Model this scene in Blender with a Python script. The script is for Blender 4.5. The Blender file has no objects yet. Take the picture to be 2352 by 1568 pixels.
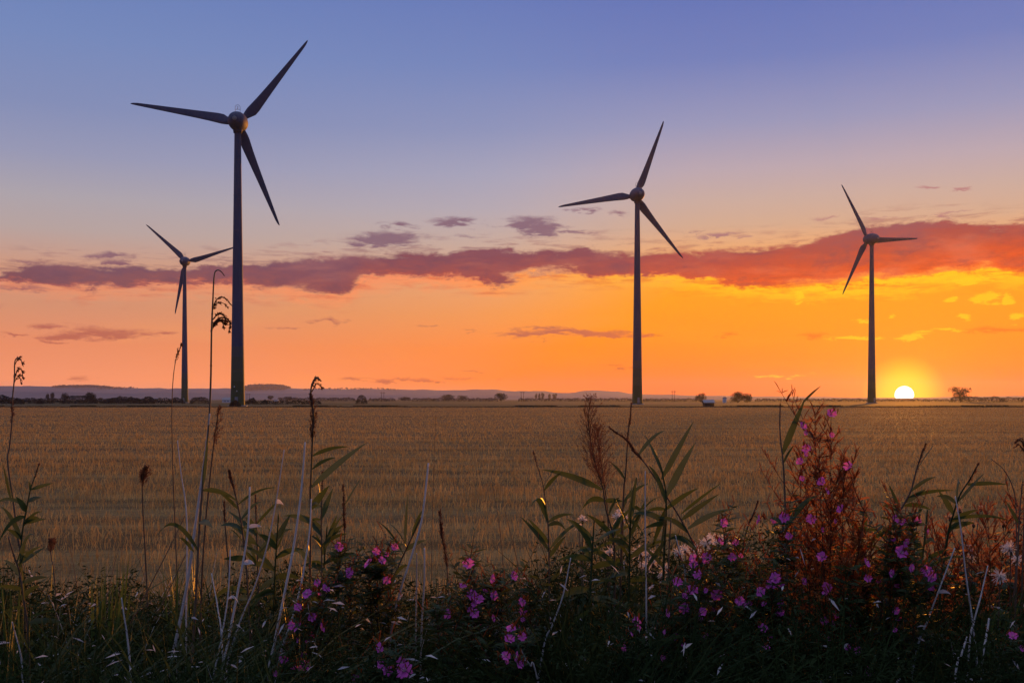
import bpy, bmesh, math, random
import numpy as np
from mathutils import Vector, Matrix, Quaternion

scene = bpy.context.scene
R = math.radians

# ------------------------------------------------------------------ camera
EYE = 2.2                       # eye height above the field
FPX = 2286.5                    # focal length in the 2352-wide reference frame
CX, HY = 1176.0, 916.0          # principal column, horizon row
cam_data = bpy.data.cameras.new("camera")
cam_data.sensor_width = 36.0
cam_data.lens = 35.0
cam_data.shift_y = 0.0561
cam_data.clip_start = 0.1
cam_data.clip_end = 60000.0
cam = bpy.data.objects.new("camera", cam_data)
cam.location = (0, 0, EYE)
cam.rotation_euler = (R(90), 0, 0)
scene.collection.objects.link(cam)
scene.camera = cam

scene.view_settings.view_transform = 'Standard'
scene.view_settings.look = 'None'
scene.view_settings.exposure = 0.0
scene.view_settings.gamma = 1.0
scene.render.engine = 'CYCLES'
scene.cycles.use_denoising = True
scene.cycles.sample_clamp_indirect = 4.0
scene.cycles.max_bounces = 8
scene.cycles.diffuse_bounces = 3
scene.cycles.transmission_bounces = 4
scene.cycles.volume_bounces = 0
scene.cycles.transparent_max_bounces = 8

def AT(px, py):                 # reference pixel -> azimuth (deg), tan(elevation)
    a = math.atan((px - CX) / FPX)
    return math.degrees(a), (HY - py) / FPX * math.cos(a)

def lin(c):
    return tuple(((v / 255) / 12.92 if v / 255 <= 0.04045 else ((v / 255 + 0.055) / 1.055) ** 2.4) for v in c)

SUN_AZ = AT(2077, 904)[0]
SUN_EL_DISC = math.degrees(math.atan(AT(2077, 907)[1]))
SUN_EL = 1.6
HAZE_COL = (0.58, 0.61, 0.80); HAZE_D = 0.000075; HAZE_G = 0.6; HAZE_TOP = 117.0; HAZE_END = 6650.0
HAZE_S = ((0.27, 0.15, 0.205), (1.0, 0.52, 0.205))     # light the haze adds when looking through all of it

# ------------------------------------------------------------------ world: dusk sky with cloud bank
world = bpy.data.worlds.new("World")
scene.world = world
world.use_nodes = True
wt = world.node_tree
for n in list(wt.nodes): wt.nodes.remove(n)

class G:
    """tiny shader-graph helper"""
    def __init__(s, t): s.t = t
    def n(s, typ, **kw):
        nd = s.t.nodes.new(typ)
        for k, v in kw.items(): setattr(nd, k, v)
        return nd
    def put(s, sock, v):
        if isinstance(v, bpy.types.NodeSocket): s.t.links.new(v, sock)
        else:
            if hasattr(sock.default_value, '__len__'):
                v = tuple(v)
                if len(sock.default_value) == 4 and len(v) == 3: v = v + (1,)
            sock.default_value = v
    def m(s, op, a, b=None, c=None, clamp=False):
        nd = s.n('ShaderNodeMath', operation=op, use_clamp=clamp)
        s.put(nd.inputs[0], a)
        if b is not None: s.put(nd.inputs[1], b)
        if c is not None: s.put(nd.inputs[2], c)
        return nd.outputs[0]
    def v(s, op, a, b=None):
        nd = s.n('ShaderNodeVectorMath', operation=op)
        s.put(nd.inputs[0], a)
        if b is not None: s.put(nd.inputs[1], b)
        return nd.outputs['Value'] if op in ('LENGTH', 'DOT_PRODUCT') else nd.outputs[0]
    def xyz(s, x, y, z):
        nd = s.n('ShaderNodeCombineXYZ')
        for i, q in enumerate((x, y, z)): s.put(nd.inputs[i], q)
        return nd.outputs[0]
    def sep(s, a):
        nd = s.n('ShaderNodeSeparateXYZ'); s.put(nd.inputs[0], a); return nd.outputs
    def rng(s, val, a, b, c=0.0, d=1.0, smooth=True):
        nd = s.n('ShaderNodeMapRange', interpolation_type='SMOOTHSTEP' if smooth else 'LINEAR')
        for i, q in enumerate((val, a, b, c, d)): s.put(nd.inputs[i], q)
        return nd.outputs[0]
    def mix(s, f, a, b, mode='MIX'):
        nd = s.n('ShaderNodeMix', data_type='RGBA', blend_type=mode)
        s.put(nd.inputs[0], f); s.put(nd.inputs[6], a); s.put(nd.inputs[7], b)
        return nd.outputs[2]
    def ramp(s, f, stops, interp='LINEAR'):
        nd = s.n('ShaderNodeValToRGB'); cr = nd.color_ramp; cr.interpolation = interp
        while len(cr.elements) > 1: cr.elements.remove(cr.elements[-1])
        cr.elements[0].position = stops[0][0]; cr.elements[0].color = tuple(stops[0][1]) + (1,)
        for p, c in stops[1:]:
            e = cr.elements.new(p); e.color = tuple(c) + (1,)
        s.put(nd.inputs[0], f); return nd.outputs[0]
    def noise(s, vec, scale, detail=3.0, rough=0.55, dist=0.0):
        nd = s.n('ShaderNodeTexNoise'); s.put(nd.inputs['Vector'], vec)
        nd.inputs['Scale'].default_value = scale; nd.inputs['Detail'].default_value = detail
        nd.inputs['Roughness'].default_value = rough; nd.inputs['Distortion'].default_value = dist
        return nd.outputs[0]
    def curve(s, f, pts):
        nd = s.n('ShaderNodeFloatCurve'); c = nd.mapping.curves[0]
        while len(c.points) < len(pts): c.points.new(0.5, 0.5)
        for p, (x, y) in zip(c.points, pts): p.location = (x, y); p.handle_type = 'AUTO'
        nd.mapping.use_clip = False
        nd.mapping.update(); s.put(nd.inputs[1], f); return nd.outputs[0]

def build_world():
    g = G(wt)
    tc = g.n('ShaderNodeTexCoord').outputs['Generated']
    x, y, z = g.sep(tc)
    hyp = g.m('MAXIMUM', g.m('SQRT', g.m('ADD', g.m('MULTIPLY', x, x), g.m('MULTIPLY', y, y))), 0.001)
    T = g.m('DIVIDE', z, hyp)
    A = g.m('MULTIPLY', g.m('ARCTAN2', x, y), 180 / math.pi)
    P = 0.8
    Tn = g.m('DIVIDE', T, P, clamp=True)
    def stops(l): return [(t / P, lin(c)) for t, c in l]
    left = g.ramp(Tn, stops([(0, (232, 150, 128)), (.018, (240, 147, 112)), (.05, (230, 140, 104)), (.085, (211, 143, 113)),
        (.12, (205, 150, 125)), (.155, (182, 161, 158)), (.185, (172, 162, 170)), (.225, (150, 151, 180)), (.27, (131, 141, 182)),
        (.335, (117, 136, 186)), (.40, (105, 127, 184)), (.6, (108, 130, 188)), (.8, (122, 142, 200))]))
    mid = g.ramp(Tn, stops([(0, (248, 146, 98)), (.018, (255, 134, 60)), (.05, (255, 140, 56)), (.085, (247, 154, 78)),
        (.115, (238, 163, 104)), (.145, (208, 169, 145)), (.165, (196, 170, 161)), (.19, (182, 169, 178)), (.225, (169, 165, 186)),
        (.27, (144, 149, 186)), (.335, (118, 133, 186)), (.40, (105, 122, 183)), (.6, (108, 130, 188)), (.8, (122, 142, 200))]))
    right = g.ramp(Tn, stops([(0, (255, 126, 6)), (.03, (255, 132, 0)), (.07, (255, 146, 2)), (.11, (255, 158, 24)), (.145, (232, 166, 112)),
        (.17, (208, 168, 142)), (.195, (198, 169, 158)), (.225, (184, 165, 174)), (.27, (152, 151, 184)), (.335, (116, 128, 184)),
        (.40, (102, 117, 181)), (.6, (108, 130, 188)), (.8, (122, 142, 200))]))
    sky = g.mix(g.rng(A, -26, 10), left, mid)
    sky = g.mix(g.rng(A, -3, 12), sky, right)
    # ---- sun and its aureole
    sd = Vector((math.sin(R(SUN_AZ)) * math.cos(R(SUN_EL_DISC)), math.cos(R(SUN_AZ)) * math.cos(R(SUN_EL_DISC)), math.sin(R(SUN_EL_DISC))))
    ang = g.m('MULTIPLY', g.m('ARCCOSINE', g.m('MINIMUM', g.v('DOT_PRODUCT', tc, tuple(sd)), 1.0)), 180 / math.pi)
    glow2 = g.m('EXPONENT', g.m('MULTIPLY', ang, -1 / 3.0))
    sky = g.mix(g.m('MULTIPLY', glow2, 0.7, clamp=True), sky, lin((255, 172, 0)))
    glow1 = g.rng(ang, 2.3, 0.6)
    sky = g.mix(g.m('MULTIPLY', glow1, 0.85), sky, lin((255, 226, 0)))
    # ---- clouds
    vec = g.xyz(g.m('MULTIPLY', A, 0.042), g.m('MULTIPLY', T, 9.0), 0.0)
    n1 = g.m('SUBTRACT', g.noise(vec, 5.5, 5, 0.62, 0.25), 0.5)
    n2 = g.m('SUBTRACT', g.noise(g.v('ADD', vec, (7.3, 1.1, 0)), 2.6, 3, 0.5, 0.0), 0.5)
    vec3 = g.xyz(g.m('MULTIPLY', A, 0.062), g.m('MULTIPLY', T, 7.0), 3.0)
    n3 = g.m('SUBTRACT', g.noise(vec3, 7.0, 5, 0.7, 0.3), 0.5)
    n4 = g.m('SUBTRACT', g.noise(g.xyz(g.m('MULTIPLY', A, 0.032), g.m('MULTIPLY', T, 7.5), 9.0), 22.0, 4, 0.65, 0.4), 0.5)
    band = [(-700, 640, 655), (-200, 625, 648), (0, 618, 642), (60, 606, 648), (110, 600, 656), (200, 612, 664), (300, 606, 662), (400, 612, 657),
            (540, 604, 655), (600, 602, 663), (650, 592, 668), (720, 582, 676), (800, 578, 674), (835, 576, 646), (900, 576, 638), (1000, 573, 642),
            (1100, 570, 648), (1165, 571, 650), (1210, 573, 638), (1300, 567, 634), (1370, 564, 640), (1470, 573, 635), (1600, 573, 648),
            (1680, 562, 658), (1800, 562, 664), (1870, 552, 664), (1935, 534, 660), (2000, 516, 657), (2080, 505, 650), (2200, 508, 632),
            (2352, 508, 630), (2600, 520, 640), (3100, 560, 640)]
    A0, A1 = -50.0, 50.0
    An = g.rng(A, A0, A1, smooth=False)
    K = 0.3
    def pts(i):
        out = []
        for b in band:
            a, t = AT(b[0], b[i]); out.append(((a - A0) / (A1 - A0), t / K))
        return out
    top = g.m('MULTIPLY', g.curve(An, pts(1)), K)
    bot = g.m('MULTIPLY', g.curve(An, pts(2)), K)
    nz = g.m('ADD', g.m('ADD', g.m('MULTIPLY', n1, 0.022), g.m('MULTIPLY', n3, 0.030)), g.m('MULTIPLY', n4, 0.020))
    dtop = g.m('SUBTRACT', g.m('ADD', top, g.m('MULTIPLY', nz, 0.75)), T)
    dbot = g.m('SUBTRACT', T, g.m('ADD', bot, g.m('MULTIPLY', nz, 0.9)))
    d = g.m('MINIMUM', dtop, dbot)
    m_band = g.rng(d, -0.0016, g.rng(n2, -0.15, 0.2, 0.004, 0.013))
    wisp = g.noise(g.xyz(g.m('MULTIPLY', A, 0.030), g.m('MULTIPLY', T, 11.0), 5.0), 16.0, 4, 0.6, 0.3)
    m_wisp = g.m('MULTIPLY', g.rng(d, -0.024, 0.006), g.rng(wisp, 0.47, 0.66))
    m_band = g.m('MAXIMUM', m_band, g.m('MULTIPLY', m_wisp, 0.6))
    # small clouds: (px, py, half width, half height, weight)
    puffs = [(885, 548, 95, 17, 1), (1062, 510, 82, 12, 1), (1222, 514, 80, 18, 1), (1235, 530, 60, 9, 1), (1340, 482, 50, 6, .8), (1418, 490, 28, 6, .7),
             (915, 518, 58, 7, .6), (1060, 544, 40, 6, .6), (1310, 530, 55, 5, .7), (820, 558, 50, 6, .6), (240, 765, 120, 15, 1), (120, 748, 60, 9, .8), (170, 775, 100, 12, 1),
             (755, 737, 45, 7, .8), (1300, 765, 150, 9, 1), (1240, 757, 80, 7, .8), (1490, 765, 30, 4, .6), (1670, 769, 38, 7, .8), (1870, 771, 45, 8, .8), (2285, 757, 90, 9, .9),
             (1660, 541, 56, 6, .8), (1620, 530, 40, 4, .6), (255, 585, 46, 8, .9), (275, 600, 42, 6, .8), (180, 866, 28, 7, .5), (385, 762, 24, 6, .5), (1410, 843, 62, 6, .7), (1075, 852, 45, 3, .6),
             (2140, 428, 40, 4, .55), (2210, 428, 28, 3, .5), (2185, 491, 75, 4, .7), (1905, 500, 45, 5, .7), (2000, 503, 50, 6, .6), (1080, 757, 22, 4, .5), (985, 748, 30, 3, .5), (20, 770, 60, 4, .7), (2430, 690, 70, 14, .8),
             (60, 600, 40, 6, .6), (640, 752, 60, 3, .5), (-120, 700, 120, 12, .8), (2600, 800, 120, 10, .8), (900, 870, 200, 4, .4), (60, 660, 60, 8, .6)]
    golds = [(2262, 685, 34, 13, 1), (2185, 690, 17, 7, 1), (2312, 686, 15, 12, 1), (2215, 728, 26, 6, 1), (2120, 770, 60, 7, .8), (2050, 725, 8, 4, 1),
             (2170, 758, 60, 4, .7), (1835, 680, 14, 12, .8), (1960, 775, 70, 4, .7), (2340, 725, 20, 8, .8), (1980, 735, 30, 3, .6), (1800, 862, 70, 4, .5), (2230, 640, 60, 5, .6)]
    Pv = g.xyz(g.m('ADD', A, g.m('MULTIPLY', n3, 1.6)), g.m('ADD', T, g.m('MULTIPLY', nz, 0.5)), 0.0)
    def puffset(lst):
        acc = None
        for (px, py, rx, ry, w) in lst:
            a, t = AT(px, py)
            ra = math.degrees(rx / FPX) * math.cos(math.radians(a)) ** 2 * 1.15; rt = ry / FPX * math.cos(math.radians(a)) * 1.25
            q = g.v('LENGTH', g.v('MULTIPLY', g.v('SUBTRACT', Pv, (a, t, 0)), (1 / ra, 1 / rt, 0)))
            val = g.m('MULTIPLY', g.m('SUBTRACT', 1.0, q), w)
            acc = val if acc is None else g.m('MAXIMUM', acc, val)
        return acc
    ps = puffset(puffs)
    m_puff = g.m('MULTIPLY', g.rng(g.m('ADD', ps, g.m('ADD', g.m('MULTIPLY', n1, 1.6), g.m('MULTIPLY', n4, 2.2))), 0.0, 0.75), 0.85)
    m_puff = g.m('MULTIPLY', m_puff, g.rng(ps, -0.35, 0.05))
    gs = puffset(golds)
    m_gold = g.m('MULTIPLY', g.rng(g.m('ADD', gs, g.m('ADD', g.m('MULTIPLY', n1, 1.6), g.m('MULTIPLY', n4, 3.0))), 0.0, 0.6), g.rng(gs, -0.3, 0.1))
    # thin veils across the lower sky
    veil = g.m('MULTIPLY', g.rng(n2, 0.04, 0.22), g.m('MULTIPLY', g.rng(T, 0.0, 0.03), g.rng(T, 0.13, 0.08)))
    sky = g.mix(g.m('MULTIPLY', veil, 0.10), sky, lin((255, 175, 90)))
    # bank colour: mauve far from the sun, red towards it, lit from below
    depth = g.m('DIVIDE', dbot, 0.055, clamp=True)
    c_far = g.ramp(depth, [(0, lin((196, 98, 84))), (.12, lin((132, 78, 88))), (.4, lin((108, 74, 98))), (1, lin((116, 84, 106)))])
    c_mid = g.ramp(depth, [(0, lin((214, 88, 58))), (.12, lin((154, 70, 72))), (.4, lin((128, 66, 82))), (1, lin((132, 80, 98)))])
    c_sun = g.ramp(depth, [(0, lin((255, 90, 8))), (.3, lin((216, 74, 34))), (.65, lin((170, 68, 62))), (1, lin((144, 76, 86)))])
    c_bank = g.mix(g.rng(A, -24, 2), c_far, c_mid)
    c_bank = g.mix(g.rng(A, 2, 20), c_bank, c_sun)
    c_bank = g.mix(g.m('MULTIPLY', g.rng(g.m('ADD', n2, n1), -0.05, 0.3), 0.32), c_bank, lin((206, 126, 110)))
    c_bank = g.mix(g.m('MULTIPLY', g.rng(g.m('ADD', n1, n3), 0.0, -0.25), 0.30), c_bank, lin((96, 60, 84)))
    # bright rim under the bank
    rim = g.m('MULTIPLY', g.rng(dbot, -0.016, -0.001), g.rng(dbot, 0.004, 0.0))
    rimc = g.mix(g.rng(A, -8, 18), lin((255, 136, 84)), lin((255, 196, 0)))
    rimw = g.m('MULTIPLY', rim, g.m('MULTIPLY', g.rng(A, -22, 10, 0.35, 0.95), g.rng(n3, -0.28, 0.1, 0.35, 1)))
    sky = g.mix(rimw, sky, rimc)
    sky = g.mix(g.m('MULTIPLY', m_band, 0.96), sky, c_bank)
    c_puff = g.mix(g.rng(A, 0, 20), g.mix(g.rng(T, 0.05, 0.15), lin((180, 96, 84)), lin((122, 86, 108))), g.mix(g.rng(T, 0.08, 0.16), lin((255, 116, 30)), lin((178, 120, 122))))
    sky = g.mix(m_puff, sky, c_puff)
    sky = g.mix(g.m('MULTIPLY', m_gold, 0.75), sky, lin((255, 200, 0)))
    # the east (behind the viewer) and the ground side are already in dusk
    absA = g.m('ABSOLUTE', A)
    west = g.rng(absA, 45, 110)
    east_c = g.ramp(Tn, [(0, lin((62, 64, 92))), (.3, lin((82, 88, 130))), (.7, lin((104, 118, 170))), (1, lin((122, 140, 196)))])  # out of view; raised to light the verge from the front
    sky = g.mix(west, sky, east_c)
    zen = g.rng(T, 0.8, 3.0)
    sky = g.mix(zen, sky, lin((196, 194, 214)))  # unseen zenith set brighter than dusk, added light for field and plants
    # the sky is seen through the haze: its own radiance at the far side of that air
    tau = g.m('MINIMUM', g.m('MULTIPLY', g.m('DIVIDE', HAZE_TOP - EYE, g.m('MAXIMUM', T, 0.004)), HAZE_D), HAZE_END * HAZE_D)
    tr = g.m('EXPONENT', g.m('MULTIPLY', tau, -1.0))
    add = g.v('SCALE', g.mix(g.rng(A, -22, 22), HAZE_S[0], HAZE_S[1])); g.put(add.node.inputs['Scale'], g.m('SUBTRACT', 1.0, tr))
    sub = g.v('MAXIMUM', g.v('SUBTRACT', sky, add), (0, 0, 0))
    dv = g.v('SCALE', sub); g.put(dv.node.inputs['Scale'], g.m('DIVIDE', 1.0, tr))
    sky = g.mix(west, dv, sky)
    # sun disc on top
    disc = g.rng(ang, 0.50, 0.42)
    sky = g.mix(disc, sky, (9.0, 8.5, 7.0))
    sky = g.mix(g.rng(z, 0.0, -0.02), sky, lin((120, 84, 60)))
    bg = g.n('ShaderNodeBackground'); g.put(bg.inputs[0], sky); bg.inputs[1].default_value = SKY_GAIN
    st = g.n('ShaderNodeTexSky', sky_type='NISHITA'); st.sun_disc = False
    st.sun_elevation = R(SUN_EL); st.sun_rotation = R(SUN_AZ)
    bn = g.n('ShaderNodeBackground'); g.put(bn.inputs[0], st.outputs[0]); bn.inputs[1].default_value = 0.004
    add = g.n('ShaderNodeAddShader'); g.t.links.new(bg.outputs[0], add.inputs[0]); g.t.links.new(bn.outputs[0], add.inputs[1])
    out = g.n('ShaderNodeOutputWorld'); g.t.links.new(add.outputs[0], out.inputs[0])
SKY_GAIN = 1.0
build_world()
world.cycles.sampling_method = 'MANUAL'
world.cycles.sample_map_resolution = 1024

# ------------------------------------------------------------------ sun lamp
ld = bpy.data.lights.new("sun", 'SUN')
ld.energy = 4.2
ld.angle = R(1.6)
ld.color = (1.0, 0.33, 0.03)
sun = bpy.data.objects.new("sun", ld)
sdir = Vector((math.sin(R(SUN_AZ)) * math.cos(R(SUN_EL)), math.cos(R(SUN_AZ)) * math.cos(R(SUN_EL)), math.sin(R(SUN_EL))))
sun.rotation_euler = sdir.to_track_quat('Z', 'Y').to_euler()
sun.location = sdir * 200
scene.collection.objects.link(sun)

# ------------------------------------------------------------------ helpers
def P3(px, py, D):
    """reference pixel at depth D (metres along the view axis) -> world point"""
    return Vector(((px - CX) / FPX * D, D, EYE + (HY - py) / FPX * D))

def tag(o, label=None, cat=None, group=None, kind=None):
    if label: o['label'] = label
    if cat: o['category'] = cat
    if group: o['group'] = group
    if kind: o['kind'] = kind
    return o

def empty(name, loc, rz=0.0):
    o = bpy.data.objects.new(name, None)
    o.empty_display_size = 0.1
    o.location = loc; o.rotation_euler = (0, 0, rz)
    scene.collection.objects.link(o)
    return o

def mesh_obj(name, verts, faces, mats, parent=None, smooth=True, mi=None, inv=True):
    """verts in world space; with a parent the mesh is shifted so the child sits at the parent's frame"""
    me = bpy.data.meshes.new(name)
    V_ = np.asarray(verts, dtype=np.float64).reshape(-1, 3)
    if parent is not None and inv:
        bpy_loc = np.array(parent.location); V_ = V_ - bpy_loc
    me.from_pydata(V_.tolist(), [], faces)
    if not isinstance(mats, (list, tuple)): mats = [mats]
    for m in mats: me.materials.append(m)
    if mi is not None: me.polygons.foreach_set('material_index', mi)
    if smooth: me.polygons.foreach_set('use_smooth', [True] * len(me.polygons))
    me.update()
    o = bpy.data.objects.new(name, me)
    scene.collection.objects.link(o)
    if parent is not None: o.parent = parent
    return o

class MB:
    def __init__(s): s.v = []; s.f = []; s.mi = []; s.cur = 0
    def add(s, vs, fs):
        b = len(s.v); s.v.extend([tuple(q) for q in vs])
        for f in fs: s.f.append([b + i for i in f]); s.mi.append(s.cur)
    def tube(s, path, radii, seg=6, cap=True):
        path = [Vector(p) for p in path]; n = len(path)
        if not hasattr(radii, '__len__'): radii = [radii] * n
        t0 = (path[1] - path[0]).normalized()
        up = Vector((0, 1, 0)) if abs(t0.y) < 0.9 else Vector((1, 0, 0))
        a = t0.cross(up).normalized(); b0 = len(s.v); vs = []
        for i in range(n):
            t = (path[min(i + 1, n - 1)] - path[max(i - 1, 0)])
            if t.length < 1e-9: t = t0
            t = t.normalized(); a = (a - t * a.dot(t))
            a = a.normalized() if a.length > 1e-6 else t.orthogonal().normalized()
            b = t.cross(a)
            for k in range(seg):
                th = 2 * math.pi * k / seg
                vs.append(path[i] + (a * math.cos(th) + b * math.sin(th)) * radii[i])
        fs = []
        for i in range(n - 1):
            for k in range(seg):
                k2 = (k + 1) % seg
                fs.append((i * seg + k, i * seg + k2, (i + 1) * seg + k2, (i + 1) * seg + k))
        if cap:
            fs.append(tuple(reversed(range(seg)))); fs.append(tuple((n - 1) * seg + k for k in range(seg)))
        s.add(vs, fs)
    def ribbon(s, path, widths, side, fold=0.25):
        """leaf blade with a folded midrib"""
        path = [Vector(p) for p in path]; n = len(path); vs = []; fs = []
        side = Vector(side)
        for i in range(n):
            t = (path[min(i + 1, n - 1)] - path[max(i - 1, 0)]).normalized()
            sd = side - t * side.dot(t)
            sd = sd.normalized() if sd.length > 1e-6 else t.orthogonal().normalized()
            nr = t.cross(sd); w = widths[i] * 0.5
            vs += [path[i] - sd * w + nr * w * fold, path[i], path[i] + sd * w + nr * w * fold]
        for i in range(n - 1):
            a = i * 3
            fs += [(a, a + 1, a + 4, a + 3), (a + 1, a + 2, a + 5, a + 4)]
        s.add(vs, fs)
    def box(s, c, sx, sy, sz, rz=0.0):
        c = Vector(c); q = Matrix.Rotation(rz, 3, 'Z'); vs = []
        for dz in (-1, 1):
            for dx, dy in ((-1, -1), (1, -1), (1, 1), (-1, 1)):
                vs.append(c + q @ Vector((dx * sx / 2, dy * sy / 2, dz * sz / 2)))
        s.add(vs, [(3, 2, 1, 0), (4, 5, 6, 7), (0, 1, 5, 4), (1, 2, 6, 5), (2, 3, 7, 6), (3, 0, 4, 7)])
    def obj(s, name, mats, parent=None, smooth=True):
        return mesh_obj(name, s.v, s.f, mats, parent, smooth, s.mi if isinstance(mats, (list, tuple)) else None)

def new_mat(name):
    m = bpy.data.materials.new(name); m.use_nodes = True
    t = m.node_tree
    for n in list(t.nodes): t.nodes.remove(n)
    return m, G(t)

def finish(g, shader):
    out = g.n('ShaderNodeOutputMaterial'); g.t.links.new(shader, out.inputs[0])

def principled(g, col, rough=0.7, spec=0.3, normal=None):
    b = g.n('ShaderNodeBsdfPrincipled')
    g.put(b.inputs['Base Color'], col); g.put(b.inputs['Roughness'], rough)
    b.inputs['Specular IOR Level'].default_value = spec
    if normal is not None: g.put(b.inputs['Normal'], normal)
    return b.outputs[0]

def bump(g, h, strength=0.3, dist=0.05):
    b = g.n('ShaderNodeBump'); b.inputs['Strength'].default_value = strength; b.inputs['Distance'].default_value = dist
    g.put(b.inputs['Height'], h); return b.outputs[0]

def simple_mat(name, c1, c2, scale=3.0, rough=0.75, spec=0.25, stretch=(1, 1, 1)):
    m, g = new_mat(name)
    tc = g.n('ShaderNodeTexCoord').outputs['Object']
    nz = g.noise(g.v('MULTIPLY', tc, stretch), scale, 4, 0.6)
    col = g.mix(g.rng(nz, 0.3, 0.7), c1, c2)
    finish(g, principled(g, col, rough, spec, bump(g, nz, 0.15, 0.02)))
    return m

def leaf_mat(name, c1, c2, trans=0.4, rough=0.6, scale=6.0, spec=0.3, tcol=None, per_face=True):
    m, g = new_mat(name)
    geo = g.n('ShaderNodeNewGeometry')
    tc = g.n('ShaderNodeTexCoord').outputs['Object']
    nz = g.noise(tc, scale, 3, 0.6)
    f = g.m('ADD', g.m('MULTIPLY', g.rng(nz, 0.3, 0.7), 0.6), g.m('MULTIPLY', geo.outputs['Random Per Island'], 0.4))
    col = g.mix(f, c1, c2)
    p = principled(g, col, rough, spec)
    tr = g.n('ShaderNodeBsdfTranslucent')
    g.put(tr.inputs[0], g.mix(0.5, col, tcol if tcol else tuple(min(1, q * 1.8) for q in c2)))
    mx = g.n('ShaderNodeMixShader'); mx.inputs[0].default_value = trans
    g.t.links.new(p, mx.inputs[1]); g.t.links.new(tr.outputs[0], mx.inputs[2])
    finish(g, mx.outputs[0])
    return m
# ================================================================== SETTING
rnd = random.Random(7)
FP = 2479.0                                        # focal length in the 2550-wide original
def PP(px, py, D): return P3(px / 1.0842, py / 1.0842, D)
def HT(py, D): return EYE + (993 - py) / FP * D    # height of a picture row at depth D

def verge_z(x, y):
    t = min(1.0, max(0.0, (y - 5.4) / 3.6)); t = t * t * (3 - 2 * t)
    w = 0.05 * math.sin(x * 1.7 + y) + 0.04 * math.sin(x * 3.1 - y * 2.3)
    return 0.58 * (1 - t) + w * (1 - t) - 0.05 * t

def stubble_field_mat():
    m, g = new_mat("stubble_ground")
    co = g.n('ShaderNodeTexCoord').outputs['Object']
    rows = g.noise(g.v('MULTIPLY', co, (0.05, 1.0, 1)), 0.55, 5, 0.65, 0.2)
    fine = g.noise(g.v('MULTIPLY', co, (1.0, 2.2, 1)), 3.0, 5, 0.7)
    sw = g.noise(g.v('MULTIPLY', co, (0.02, 0.16, 1)), 1.0, 3, 0.5, 0.4)
    col = g.mix(g.rng(rows, 0.38, 0.64), (0.16, 0.09, 0.03), (0.36, 0.215, 0.072))
    col = g.mix(g.m('MULTIPLY', g.rng(fine, 0.42, 0.7), 0.6), col, (0.11, 0.065, 0.03))
    col = g.mix(g.m('MULTIPLY', g.rng(sw, 0.5, 0.68), 0.5), col, (0.14, 0.095, 0.045))
    h = g.m('ADD', rows, g.m('MULTIPLY', fine, 0.6))
    finish(g, principled(g, col, 0.9, 0.05, bump(g, h, 0.8, 0.25)))
    return m

def meadow_mat():
    m, g = new_mat("far_farmland")
    co = g.n('ShaderNodeTexCoord').outputs['Object']
    patch = g.noise(g.v('MULTIPLY', co, (0.3, 1.0, 1)), 0.006, 2, 0.5)
    nz = g.noise(g.v('MULTIPLY', co, (0.2, 1, 1)), 0.12, 4, 0.6)
    col = g.mix(g.rng(patch, 0.42, 0.55), (0.05, 0.06, 0.022), (0.17, 0.125, 0.06))
    col = g.mix(g.m('MULTIPLY', nz, 0.5), col, (0.05, 0.045, 0.02))
    finish(g, principled(g, col, 0.95, 0.05))
    return m

M_FIELD = stubble_field_mat(); M_MEADOW = meadow_mat()
M_SOIL = simple_mat("verge_soil", (0.022, 0.018, 0.01), (0.05, 0.042, 0.02), 4.0, 0.95, 0.1)
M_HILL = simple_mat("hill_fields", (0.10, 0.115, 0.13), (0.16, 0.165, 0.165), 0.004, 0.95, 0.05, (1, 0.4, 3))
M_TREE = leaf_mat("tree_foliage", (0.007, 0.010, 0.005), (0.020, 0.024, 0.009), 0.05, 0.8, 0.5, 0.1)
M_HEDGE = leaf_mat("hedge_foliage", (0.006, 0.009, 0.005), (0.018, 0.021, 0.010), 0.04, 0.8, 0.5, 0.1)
M_BARK = simple_mat("bark", (0.05, 0.036, 0.025), (0.10, 0.075, 0.05), 2.0, 0.9, 0.1, (1, 1, .3))
M_DRY = leaf_mat("dry_grass_margin", (0.05, 0.045, 0.02), (0.14, 0.105, 0.05), 0.25, 0.85, 0.7, 0.1)

def sheet(name, xs, ys, zf, mat, label=None):
    vs = [(x, y, zf(x, y)) for y in ys for x in xs]; nx = len(xs)
    fs = [(j * nx + i, j * nx + i + 1, (j + 1) * nx + i + 1, (j + 1) * nx + i) for j in range(len(ys) - 1) for i in range(nx - 1)]
    return tag(mesh_obj(name, vs, fs, mat), kind='structure')

sheet('farmland', [-8000, -600, 0, 600, 8000], [-300, 260, 1200, 5000, 6600], lambda x, y: -0.06, M_MEADOW)
sheet('stubble_field', np.linspace(-420, 420, 25).tolist(), [6.5, 20, 60, 120, 200, 266], lambda x, y: 0.0, M_FIELD)
sheet('verge', np.linspace(-14, 14, 113).tolist(), np.linspace(-4, 9.4, 70).tolist(), verge_z, M_SOIL)

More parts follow.
